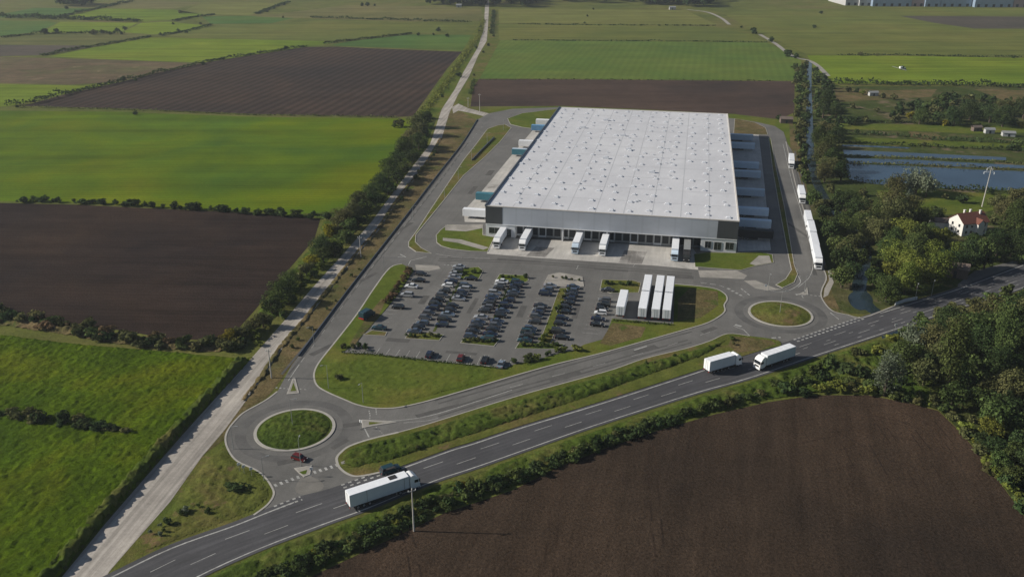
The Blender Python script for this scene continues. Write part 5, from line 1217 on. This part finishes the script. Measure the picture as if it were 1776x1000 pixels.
# trailers parked beside the car park
tw = fwd(WA + math.pi/2)
place(proto_tr, (0, 0), 0, 'x')
for i, (px, lab) in enumerate((((1075, 552), 'white trailer parked apart beside the car rows'), ((1113, 555), 'front white trailer of the first parked pair'), ((1136, 556.5), 'front white trailer of the middle parked pair'), ((1155, 558), 'front white trailer of the third parked pair'), ((1113, 555), 'rear white trailer of the first parked pair'), ((1136, 556.5), 'rear white trailer of the middle parked pair'), ((1155, 558), 'rear white trailer of the third parked pair'))):
    P = G(*px).to_2d(); a = WA + math.pi/2 + D2R(-.6)
    if i == 1: xx = 0
    c = P + fwd(a) * (8.2 + (14.5 if i > 3 else 0))
    o = proto_tr if i == 0 else copy_tree(proto_tr)
    o.location = (c.x, c.y, .062); o.rotation_euler = (0, 0, a); o['label'] = lab; o['group'] = 'parked white trailers'
# trailers on the side docks
def side_trailer(px, west, label, side, roof='white_roof'):
    P = G(*px).to_2d(); q = P - WP(0, 0).to_2d(); v = q.dot(VD)
    u = -.6 - 8.2 if west else W + .6 + 8.2
    a = WA + (math.pi if west else 0)
    o = copy_tree(proto_tr); c = WP(u, v).to_2d()
    # rear doors stand against the building
    o.location = (c.x, c.y, .062); o.rotation_euler = (0, 0, a); o['label'] = label; o['group'] = 'trailers on the west docks' if west else 'trailers on the east docks'
    for ch in o.children:
        nm = ch.name.split('.')[0]
        if nm in ('trailer_box', 'trailer_roof'):
            ch.material_slots[0].link = 'OBJECT'; ch.material_slots[0].material = M[side if nm == 'trailer_box' else roof]
    return o
side_trailer((802, 377), True, 'white trailer on the west dock at the warehouse corner', 'white')
side_trailer((827, 349), True, 'teal trailer behind the corner white one on the west dock', 'teal', 'teal')
side_trailer((898, 271), True, 'teal trailer midway along the west docks', 'teal', 'blue_pale')
side_trailer((905, 256), True, 'white trailer next to the teal one midway along', 'white')
side_trailer((934, 229), True, 'blue trailer at the far end of the west docks', 'blue', 'blue')
side_trailer((944, 219), True, 'white trailer at the far end of the west docks', 'white')
for i, (x, y) in enumerate(((1316, 247), (1316, 262), (1318, 278), (1320, 296), (1324, 312), (1326, 328), (1328, 344), (1333, 378), (1335, 399), (1335, 417))):
    if i in (2, 5): continue
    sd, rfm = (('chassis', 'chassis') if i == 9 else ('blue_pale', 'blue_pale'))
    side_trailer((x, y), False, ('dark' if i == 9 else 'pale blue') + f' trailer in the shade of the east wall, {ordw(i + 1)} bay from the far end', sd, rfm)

# ---------------------------------------------------------------- cars
CW = MB(); CW.cyl((0, 0, 0), .33, .22, 'y', 12, 0); CW.cyl((0, 0, 0), .2, .235, 'y', 8, 1)
_c = CW.build('wheel', [M['tyre'], M['rim']]); CARWHEEL = _c.data; bpy.data.objects.remove(_c)
def make_car(kind):
    root = empty('parked_car')
    ln, hh, roofk = {'hatchback': (4.1, 1.48, 0), 'saloon': (4.6, 1.45, 1), 'suv': (4.5, 1.7, 2)}[kind]
    h = ln / 2; belt = .92 if kind != 'suv' else 1.05
    prof = [(-h, .42), (-h + .03, belt - .12), (-h + .12, belt), (h - 1.25, belt), (h - .35, belt - .16), (h - .02, belt - .34), (h, .42), (h - .15, .24), (-h + .15, .24)]
    mb = MB(); mb.profile(prof, -.88, .88); bd = mb.build('body', PAINT['grey'], root); bevel(bd, .08, 2)
    x0, x1, x2, x3 = {0: (-h + .12, -h + .55, .45, 1.05), 1: (-h + .75, -h + 1.45, .35, 1.1), 2: (-h + .1, -h + .4, .55, 1.1)}[roofk]
    # glasshouse
    gl = MB(); gl.add([(x0, -.80, belt - .02), (x3, -.80, belt - .02), (x3, .80, belt - .02), (x0, .80, belt - .02), (x1, -.64, hh - .05), (x2, -.64, hh - .05), (x2, .64, hh - .05), (x1, .64, hh - .05)],
        [(0, 3, 2, 1), (4, 5, 6, 7), (0, 1, 5, 4), (1, 2, 6, 5), (2, 3, 7, 6), (3, 0, 4, 7)]); gl.build('windows', M['glass'], root)
    rp = MB(); rp.box(((x1 + x2)/2, 0, hh - .015), (x2 - x1 + .1, 1.32, .08)); ro = rp.build('roof', PAINT['grey'], root); bevel(ro, .03, 1)
    for x in (-h + .8, h - .85):
        for y in (-.8, .8):
            w = bpy.data.objects.new('wheel', CARWHEEL); COL.objects.link(w); w.parent = root; w.location = (x, y, .33)
    for y in (-.62, .62):
        mb = MB(); mb.box((h - .06, y, .62), (.1, .3, .13)); mb.build('headlight', M['lamp'], root)
        mb = MB(); mb.box((-h + .02, y, .72), (.08, .28, .14)); mb.build('tail_light', M['red'], root)
    return root
CARS = {k: make_car(k) for k in ('hatchback', 'saloon', 'suv')}; CU = {}
def car(P, ang, kind, col, label, group=None, name='parked_car', z=.062, s=1.0):
    pr = CARS[kind]
    if kind in CU: o = copy_tree(pr)
    else: o = pr; CU[kind] = 1
    o.location = (P[0], P[1], z); o.rotation_euler = (0, 0, ang); o.name = name; o.scale = (s, s, s)
    if 'group' in o: del o['group']
    tag(o, label, 'car', group)
    for ch in o.children:
        if ch.name.split('.')[0] in ('body', 'roof'):
            ch.material_slots[0].link = 'OBJECT'; ch.material_slots[0].material = PAINT[col]
    return o
K = {'k': 'black', 'd': 'dark grey', 'g': 'grey', 's': 'silver', 'w': 'white', 'n': 'navy', 'b': 'blue grey', 't': 'teal', 'r': 'dark red', 'p': 'pale silver blue'}
LOT = {  # centre in the 4.44x view of (600, 440), colour
 'A': ('first row at the brown shrub bed', [(580, 152, 'd'), (560, 200, 'k'), (505, 247, 'w'), (470, 314, 's'), (400, 405, 'k'), (255, 566, 't')]),
 'B1': ('second row, shrub-bed side', [(870, 97, 's'), (835, 178, 's'), (785, 240, 'w'), (758, 282, 'd'), (738, 315, 'g'), (712, 350, 'k'), (690, 385, 'd'), (665, 417, 'n'), (610, 487, 'g'), (590, 530, 'b'), (528, 592, 'b')]),
 'B2': ('second row, facing the third row', [(962, 187, 'k'), (922, 245, 'b'), (895, 295, 'n'), (868, 342, 's'), (822, 397, 'd'), (785, 462, 'p'), (758, 502, 'd'), (738, 542, 'n')]),
 'C1': ('third row, shrub-bed side', [(1200, 210, 'w'), (1175, 260, 'd'), (1146, 300, 's'), (1126, 327, 'b'), (1110, 358, 'n'), (1090, 408, 'g'), (1066, 434, 'd'), (1040, 484, 's'), (1020, 522, 'b'), (1000, 554, 'd'), (960, 630, 'b')]),
 'C2': ('third row, facing the fourth row', [(1320, 217, 't'), (1298, 268, 'k'), (1280, 316, 'd'), (1256, 356, 'n'), (1232, 397, 'n'), (1206, 436, 'b'), (1190, 472, 'k'), (1165, 516, 'b'), (1134, 577, 'd'), (1090, 652, 't')]),
 'D1': ('fourth row, shrub-bed side', [(1572, 242, 's'), (1536, 305, 'n'), (1500, 397, 'd'), (1466, 478, 'g'), (1452, 520, 'd'), (1420, 572, 'b'), (1402, 600, 't'), (1378, 662, 't')]),
 'D2': ('fourth row, facing the fifth row', [(1750, 252, 'b'), (1728, 342, 'n'), (1694, 407, 'd'), (1680, 442, 'k'), (1666, 492, 'n'), (1650, 532, 'd'), (1632, 592, 'd'), (1668, 640, 'k')]),
 'E': ('fifth row beside the white trailers', [(2015, 275, 'd'), (1992, 352, 'g'), (1984, 390, 'k'), (1962, 450, 'w'), (1944, 497, 'n'), (1938, 540, 'k')]),
}
for k, (where, lst) in LOT.items():
    cnt = {}
    if k != 'A':
        more = []
        for (xa, ya, ca), (xb, yb, cb) in zip(lst, lst[1:]):
            gap = (G(600 + xa / 4.44, 440 + ya / 4.44, .7) - G(600 + xb / 4.44, 440 + yb / 4.44, .7)).length
            if gap > 4.9 and RND.random() < .85:
                for q in range(1, int(gap / 2.5)):
                    t = q / int(gap / 2.5); more.append((xa + (xb - xa) * t, ya + (yb - ya) * t, RND.choice('ddknbgs')))
        lst = sorted(lst + more, key=lambda q: q[1])
    for i, (zx, zy, c) in enumerate(lst):
        P = G(600 + zx / 4.44, 440 + zy / 4.44, .7).to_2d()
        kd = RND.choice(['hatchback', 'saloon', 'suv', 'hatchback', 'saloon'])
        if k in ('B2', 'C2', 'D2') and i == len(lst) - 1 and c == 't': kd = 'suv'
        a = WA + (math.pi if RND.random() < .5 else 0) + U(-.03, .03)
        cnt[c] = cnt.get(c, 0) + 1
        car(P, a, kd, K[c], f'{K[c]} {kd} in the {where}, {ordw(i + 1)} from the yard', 'cars in the car park')
drb = math.atan2(nr.y, nr.x)
for zx, zy, c, kd, lb in ((645, 770, 'n', 'hatchback', 'navy hatchback first along the south bays'), (885, 797, 'r', 'hatchback', 'dark red hatchback in the south bays'), (1070, 812, 'k', 'saloon', 'black saloon in the south bays beside the hedge'), (1195, 845, 'p', 'saloon', 'pale silver blue saloon at the end of the south bays')):
    P = G(600 + zx / 4.44, 440 + zy / 4.44, .7).to_2d(); car(P, drb, kd, K[c], lb, 'cars in the south bays')
P = G(519, 793, .6).to_2d(); car(P, D2R(-25), 'hatchback', 'dark red', 'dark red hatchback circling the roundabout beside the gravel road', name='driving_car', s=.92)
P = G(677, 813, .8).to_2d(); ah = math.atan2((G(780, 780) - G(663, 820)).y, (G(780, 780) - G(663, 820)).x)
car(P, ah, 'suv', 'teal', 'dark teal car half hidden behind the white lorry on the highway', name='driving_car', z=.08, s=1.08)
# green van on the grass by the car park
vn = tag(empty('delivery_van', tuple(G(637, 551, 0).to_2d()) + (.17,), D2R(60)), 'tall dark teal van standing on the grass beside the first car row', 'van')
mb = MB(); mb.profile([(-2.9, .45), (-2.9, 2.65), (-2.8, 2.75), (.9, 2.75), (1.6, 2.1), (2.0, 1.45), (2.85, 1.15), (2.9, .45)], -1.05, 1.05); o = mb.build('body', PAINT['teal'], vn); bevel(o, .08, 2)
mb = MB(); mb.add([(1.0, -.9, 2.68), (1.0, .9, 2.68), (1.98, .95, 1.52), (1.98, -.95, 1.52), (.9, -.85, 2.6), (.9, .85, 2.6), (1.88, .9, 1.46), (1.88, -.9, 1.46)], [(0, 3, 2, 1), (4, 5, 6, 7), (0, 1, 5, 4), (1, 2, 6, 5), (2, 3, 7, 6), (3, 0, 4, 7)]); mb.build('windscreen', M['glass'], vn)
mb = MB(); mb.box((-2.93, 0, .75), (.08, 2.0, .4)); mb.build('rear_bumper', M['red'], vn)
for x in (-1.8, 1.8):
    for y in (-.95, .95):
        w = bpy.data.objects.new('wheel', CARWHEEL); COL.objects.link(w); w.parent = vn; w.location = (x, y, .33)

# ---------------------------------------------------------------- walls, poles, house, sheds
def low_wall(pix, h, w, mat, label, name='retaining_wall', cat='wall'):
    L = resample(smooth_line(G2(pix), 4), 4); A, B = offset(L, w/2), offset(L, -w/2)
    mb = MB(); n = len(L); vs = []
    for a, b in zip(A, B): vs += [(a.x, a.y, .01), (a.x, a.y, h), (b.x, b.y, h), (b.x, b.y, .01)]
    fs = []
    for i in range(n - 1):
        for k in range(3): fs.append((4*i + k, 4*i + k + 1, 4*i + 4 + k + 1, 4*i + 4 + k))
    fs += [(0, 3, 2, 1), (4*n - 4, 4*n - 3, 4*n - 2, 4*n - 1)]
    return tag(mb.add(vs, fs).build(name, M[mat]), label, cat)
low_wall([(828, 208), (801, 250.5), (764, 297.5), (714, 362.5), (669, 420.5), (606, 501), (556, 568), (518, 618)], .55, .25, 'cap', 'long low dark wall along the outer side of the estate road')
low_wall([(857, 240), (838, 259), (819, 279)], .9, .4, 'cap', 'short low dark wall on the grass strip of the west yard')
low_wall([(1552, 529.5), (1570, 523), (1590, 519)], 1.0, .3, 'render', 'white bridge parapet beside the highway at the pond', 'bridge_parapet')

def pole(px, h, label, kind='lamp', group=None, ang=0.0, z=.05):
    P = G(*px)
    if kind == 'lamp':
        r = tag(empty('street_lamp', (P.x, P.y, z), ang), label, 'street lamp', group)
        mb = MB(); mb.tube((0, 0, 0), (0, 0, h), .09, .05, 8); mb.tube((0, 0, h - .05), (1.1, 0, h + .15), .045, .035, 6); mb.build('post', M['steel'], r)
        mb = MB(); mb.box((1.35, 0, h + .14), (.7, .26, .12)); mb.build('lamp_head', M['steel'], r)
    elif kind == 'utility':
        r = tag(empty('utility_pole', (P.x, P.y, z), ang), label, 'utility pole', group)
        mb = MB(); mb.tube((0, 0, -.2), (0, 0, h), .2, .12, 8); mb.build('mast', M['pole'], r)
        mb = MB(); mb.box((0, 0, h - .45), (1.7, .12, .14)); mb.build('crossarm', M['steel'], r)
        for x in (-.75, 0, .75):
            mb = MB(); mb.cyl((x, 0, h - .24 if x else h + .12), .07, .26, n=8); mb.build('insulator', M['white'], r)
    elif kind == 'sign':
        r = tag(empty('road_sign', (P.x, P.y, z), ang), label, 'road sign', group)
        mb = MB(); mb.tube((0, 0, 0), (0, 0, h), .05, .05, 6); mb.build('post', M['steel'], r)
        mb = MB(); mb.box((0, .06, h - .35), (.7, .05, .7)); mb.build('sign_plate', M['white'], r)
    return r
pole((718, 920.5), 10.2, 'tall concrete utility pole at the edge of the brown field', 'utility', ang=D2R(25))
pole((471, 655), 8.5, 'concrete utility pole between gravel road and roundabout', 'utility', ang=D2R(-20))
pole((626, 446), 8, 'utility pole on the dry verge by the middle of the gravel road', 'utility', ang=D2R(-20))
pole((832, 194), 11, 'utility pole at the lane behind the warehouse', 'utility', ang=D2R(-20))
pole((812, 186), 6, 'short utility pole beside the gravel lane', 'utility', ang=D2R(-20))
for i, (x, y, h, a, lb) in enumerate(((522, 808, 7, 90, 'street lamp on the south traffic island of the weedy roundabout'), (508, 742, 8, 0, 'street lamp in the middle of the weedy roundabout'), (570, 674, 7, 200, 'street lamp at the tip of the triangular plot'), (630, 699, 6, 250, 'street lamp on the kerb of the triangular plot'), (405, 778, 6, 0, 'street lamp on the outer kerb beside the gravel road'), (458, 833, 6, 20, 'street lamp on the grass triangle kerb'), (1352, 546, 8, 0, 'street lamp in the middle of the pond roundabout'), (1332, 503, 6, 270, 'street lamp on the verge above the pond roundabout'), (1395, 508, 6, 0, 'street lamp on the traffic island of the east road'), (1587, 520, 6, 250, 'street lamp at the end of the bridge parapet'),
                                  (716, 382, 6, 0, 'street lamp low on the west grass strip'), (771, 345, 6, 0, 'street lamp on the west grass strip near the teal trailer'), (795, 312, 6, 0, 'street lamp midway on the west grass strip'), (818, 279, 6, 0, 'street lamp at the low dark wall of the west strip'), (845, 250, 6, 0, 'street lamp beyond the low wall on the west strip'), (873, 226, 6, 0, 'street lamp at the far end of the west strip'), (666, 470, 6, 200, 'street lamp at the car park entrance'), (545, 600, 6, 200, 'street lamp on the estate road bend'), (1615, 514, 6, 250, 'street lamp on the highway verge beyond the bridge'))):
    pole((x, y), h, lb, group='street lamps', ang=D2R(a))
for i, (x, y, a, lb) in enumerate(((541, 826, 20, 'white road sign on the give-way line of the roundabout'), (416, 818, 30, 'white marker sign on the outer kerb beside the triangle'), (424, 822, 30, 'second white marker sign on the kerb beside the triangle'), (437, 826, 30, 'third white marker sign on the kerb beside the triangle'), (1552, 574, 0, 'small road sign on the south verge facing the pond'), (626, 743, -30, 'white road sign on the splitter island of the estate road'), (1327, 505, 0, 'road sign by the pale pavement'))):
    pole((x, y), 2.4, lb, 'sign', 'road signs', D2R(a))
# lattice-topped mast near the pond
P = G(1703, 358.5); r = tag(empty('power_mast', (P.x, P.y, 0), D2R(-10)), 'tall pale power mast with crossarms beside the pond', 'power mast')
mb = MB(); mb.tube((0, 0, 0), (.5, 0, 17.5), .26, .13, 8); mb.build('mast', M['pole'], r)
for z, w in ((16.8, 1.2), (15.2, 2.2)):
    mb = MB()
    mb.tube((-w, 0, z), (w, 0, z), .06, .06, 5); mb.tube((-w, 0, z), (0, 0, z + .8), .04, .04, 5); mb.tube((w, 0, z), (0, 0, z + .8), .04, .04, 5); mb.build('crossarm', M['white'], r)
    for s in (-1, 1):
        mb = MB(); mb.cyl((s * w * .92, 0, z - .45), .12, .8, n=6); mb.build('insulator', M['white'], r)

# red-roofed house
hp = G(1676, 402); hr = tag(empty('house', (hp.x, hp.y, 0), D2R(16)), 'white two-storey house with red tiled roof among the trees', 'house'); hr.scale = (.86, .86, .86)
mb = MB(); mb.box((0, 0, 3.0), (13.5, 9, 6.0)); mb.add([(-6.75, -4.5, 6), (-6.75, 4.5, 6), (-6.75, 0, 9.3), (6.75, -4.5, 6), (6.75, 4.5, 6), (6.75, 0, 9.3)], [(0, 2, 1), (3, 4, 5)])
mb.box((1.5, -5.4, 2.9), (3.4, 2.0, 5.8)); mb.add([(-.2, -6.4, 5.8), (3.2, -6.4, 5.8), (1.5, -6.4, 7.4)], [(0, 1, 2)]); mb.build('wall', M['plaster'], hr)
def slab(mb, p, q, r_, s, t=.18):
    up = Vector((0, 0, t)); vs = [Vector(x) for x in (p, q, r_, s)]; mb.add(vs + [x + up for x in vs], [(0, 3, 2, 1), (4, 5, 6, 7), (0, 1, 5, 4), (1, 2, 6, 5), (2, 3, 7, 6), (3, 0, 4, 7)])
mb = MB(); slab(mb, (-7.2, -5.1, 5.62), (7.2, -5.1, 5.62), (7.2, 0, 9.35), (-7.2, 0, 9.35)); slab(mb, (-7.2, 0, 9.35), (7.2, 0, 9.35), (7.2, 5.1, 5.62), (-7.2, 5.1, 5.62))
slab(mb, (-.6, -6.7, 5.5), (1.5, -6.7, 7.5), (1.5, -2.2, 7.5), (-.6, -2.2, 5.5)); slab(mb, (1.5, -6.7, 7.5), (3.6, -6.7, 5.5), (3.6, -2.2, 5.5), (1.5, -2.2, 7.5)); rfo = mb.build('roof', M['tile_red'], hr)
for x, y in ((-2.2, 1.2), (.8, 1.0), (4.5, -1.0)):
    mb = MB(); mb.box((x, y, 9.3), (.7, .7, 1.9)); mb.box((x, y, 10.35), (.9, .9, .2)); mb.build('chimney', M['plaster'], rfo)
for x, z in ((-4.6, 4.4), (-1.9, 4.4), (5.0, 4.4), (-4.6, 1.7), (5.0, 1.7)):
    mb = MB(); mb.box((x, -4.53, z), (1.1, .1, 1.3)); mb.build('window', M['glass'], hr)
for y, z in ((-2.2, 4.4), (2.0, 4.4), (-2.2, 1.7), (2.0, 1.7)):
    mb = MB(); mb.box((-6.78, y, z), (.1, 1.1, 1.3)); mb.build('window', M['glass'], hr)
mb = MB(); mb.box((-1.9, -4.54, 1.1), (1.1, .1, 2.2)); mb.build('door', M['house_brick'], hr)
sp = G(1630, 393); sh = tag(empty('shed', (sp.x, sp.y, 0), D2R(-12)), 'low dark-roofed shed beside the white house', 'shed')
mb = MB(); mb.box((0, 0, 1.3), (7.5, 5, 2.6)); mb.build('wall', M['plaster'], sh)
mb = MB(); slab(mb, (-4.1, -2.9, 2.55), (4.1, -2.9, 2.55), (4.1, 0, 3.7), (-4.1, 0, 3.7)); slab(mb, (-4.1, 0, 3.7), (4.1, 0, 3.7), (4.1, 2.9, 2.55), (-4.1, 2.9, 2.55)); mb.build('roof', M['house_brick'], sh)
# small sheds in the far gardens
for i, (x, y, w, d, h, rz, mt, lb) in enumerate(((1715, 231, 5, 3, 2.2, -5, 'shed_white', 'white garden hut at the end of the riverside plot'), (1748, 236, 6.5, 3.5, 2.0, -12, 'shed_white', 'long low white garden hut on the riverside plot'), (1693, 227, 5, 3, 2.2, 5, 'house_brick', 'small brown hut beside the white garden huts'), (1514, 166, 6, 3, 2.2, 4, 'shed_white', 'white hut in the scrub below the bright field'), (1363, 213, 7, 5, 2.6, -8, 'house_brick', 'dark kiosk where the perimeter road turns'), (1655, 478, 8, 5, 3.4, -25, 'house_brick', 'brown-roofed hut in the trees above the highway'), (796, 13, 7, 5, 3, 0, 'shed_white', 'tiny white house at the foot of the far wood'), (1166, 17, 8, 5, 3, 0, 'shed_white', 'pale farm building at the foot of the broad wood'))):
    P = G(x, y); r = tag(empty('garden_hut', (P.x, P.y, 0), D2R(rz)), lb, 'hut')
    mb = MB(); mb.box((0, 0, h/2), (w, d, h)); mb.build('wall', M[mt], r)
    mb = MB(); k = h * .45; slab(mb, (-w/2 - .3, -d/2 - .3, h - .05), (w/2 + .3, -d/2 - .3, h - .05), (w/2 + .3, 0, h + k), (-w/2 - .3, 0, h + k), .12); slab(mb, (-w/2 - .3, 0, h + k), (w/2 + .3, 0, h + k), (w/2 + .3, d/2 + .3, h - .05), (-w/2 - .3, d/2 + .3, h - .05), .12); mb.build('roof', M['steel' if mt == 'shed_white' else 'house_brick'], r)
    mb = MB(); mb.box((0, -d/2 - .03, h * .4), (1.0, .08, h * .75)); mb.build('door', M['door'], r)
# factory sheds on the horizon
for i, (x0, x1, y, h, mt, lb) in enumerate(((1466, 1489, 10, 7, 'shed_white', 'small white factory block at the end of the far sheds'), (1490, 1512, 10.5, 15, 'shed_white', 'tall white factory block on the far horizon'), (1513, 1580, 11.5, 11, 'shed_blue', 'first long blue factory shed on the far horizon'), (1581, 1603, 11.5, 12, 'shed_red', 'reddish factory block between the far blue sheds'), (1604, 1630, 12, 10, 'shed_blue', 'short blue factory shed beside the reddish block'), (1631, 1684, 12, 11, 'shed_blue', 'second long blue factory shed with a white roof edge'), (1690, 1756, 13, 11, 'shed_blue', 'third long blue factory shed on the far horizon'), (1757, 1850, 13, 11, 'shed_red', 'red-brown factory block at the edge of the far sheds'))):
    A, B = G(x0, y), G(x1, y); w = B.x - A.x; r = tag(empty('factory_shed', ((A.x + B.x)/2, A.y, 0)), lb, 'factory', None)
    mb = MB(); mb.box((0, 35, h/2), (w, 70, h)); mb.build('wall', M[mt], r)
    mb = MB(); mb.box((0, 35, h + .5), (w + .8, 70.8, 1.0)); mb.build('roof', M['shed_white'], r)
    for k in range(max(2, int(w / 9))):
        mb = MB(); mb.box((-w/2 + (k + .5) * w / max(2, int(w / 9)), -.1, 2.0), (3.4, .25, 3.6)); mb.build('loading_door', M['door'], r)
# white tractor with spray boom in the bright field
P = G(1566, 121); r = tag(empty('tractor', (P.x, P.y, .03), D2R(10)), 'white tractor with a wide spray boom in the bright field', 'tractor')
mb = MB(); mb.box((.9, 0, 1.3), (2.2, 1.1, 1.0)); mb.box((-2.0, 0, 1.7), (2.2, 2.0, 1.6)); o = mb.build('body', M['white'], r); bevel(o, .08, 2)
mb = MB(); mb.box((-.5, 0, 2.2), (1.4, 1.5, 1.4)); mb.build('cab', M['glass'], r)
for x, y, s in ((-1.2, -1.0, 1.7), (-1.2, 1.0, 1.7), (1.5, -.8, 1.1), (1.5, .8, 1.1)): add_wheel(r, x, y, s)
mb = MB(); mb.box((-3.3, 0, 1.1), (.3, 20, .2)); mb.build('spray_boom', M['steel'], r)

sm_ = MB(); sm_.box((-4.4, 0, 2.52), (.10, 2.60, 2.98)); sm_.box((4.2, 0, 2.52), (.10, 2.60, 2.98)); sm_.build('panel_seam', M['steel'], proto)
# ---------------------------------------------------------------- air
HAZE = True
if HAZE:
    mb = MB(); mb.box((0, 6250, 60), (18400, 15700, 124))
    m, nt, out = new_mat('haze_air')
    pv = N(nt, 'ShaderNodeVolumePrincipled'); pv.inputs['Color'].default_value = (.78, .86, .95, 1); pv.inputs['Density'].default_value = .00009; pv.inputs['Anisotropy'].default_value = .2
    nt.links.new(pv.outputs[0], out.inputs['Volume'])
    o = mb.build('haze', m); tag(o, 'thin pale haze over the whole plain', 'haze', kind='stuff')

# ---------------------------------------------------------------- light, sky, camera
SUN_EL, SUN_AZ_DIR = D2R(27.5), Vector((1, -.05, 0)).normalized()      # shadows fall this way
w = bpy.data.worlds.new('World'); sc.world = w; w.use_nodes = True
nt = w.node_tree; bg = nt.nodes['Background']; sky = nt.nodes.new('ShaderNodeTexSky'); sky.sky_type = 'NISHITA'; sky.sun_disc = False
sky.sun_elevation = SUN_EL
to_sun = -SUN_AZ_DIR
sky.sun_rotation = math.atan2(to_sun.x, to_sun.y)
sky.altitude = 100; sky.air_density = 1.0; sky.dust_density = 1.0; sky.ozone_density = 1.0
nt.links.new(sky.outputs[0], bg.inputs[0]); bg.inputs[1].default_value = .050
sl = bpy.data.lights.new('sun', 'SUN'); sl.energy = 4.5; sl.angle = D2R(.6); sl.color = (1, .93, .82)
so = bpy.data.objects.new('sun', sl); COL.objects.link(so)
d = Vector((SUN_AZ_DIR.x * math.cos(SUN_EL), SUN_AZ_DIR.y * math.cos(SUN_EL), -math.sin(SUN_EL)))
so.rotation_euler = d.to_track_quat('-Z', 'Y').to_euler(); so.location = (-200, 200, 300)
cam = bpy.data.cameras.new('camera'); co = bpy.data.objects.new('camera', cam); COL.objects.link(co); sc.camera = co
cam.sensor_width = 36; cam.lens = FPX / 1776 * 36; cam.clip_start = .5; cam.clip_end = 30000
co.location = (0, 0, CAM_H); co.rotation_euler = (math.pi/2 - PITCH, 0, 0)
vs = sc.view_settings; vs.view_transform = 'Standard'; vs.look = 'None'; vs.exposure = .42; vs.gamma = 1; vs.use_curve_mapping = False
sc.render.engine = 'CYCLES'
cy = sc.cycles; cy.max_bounces = 5; cy.diffuse_bounces = 2; cy.glossy_bounces = 2; cy.transmission_bounces = 2; cy.transparent_max_bounces = 4; cy.volume_bounces = 0
cy.use_denoising = True
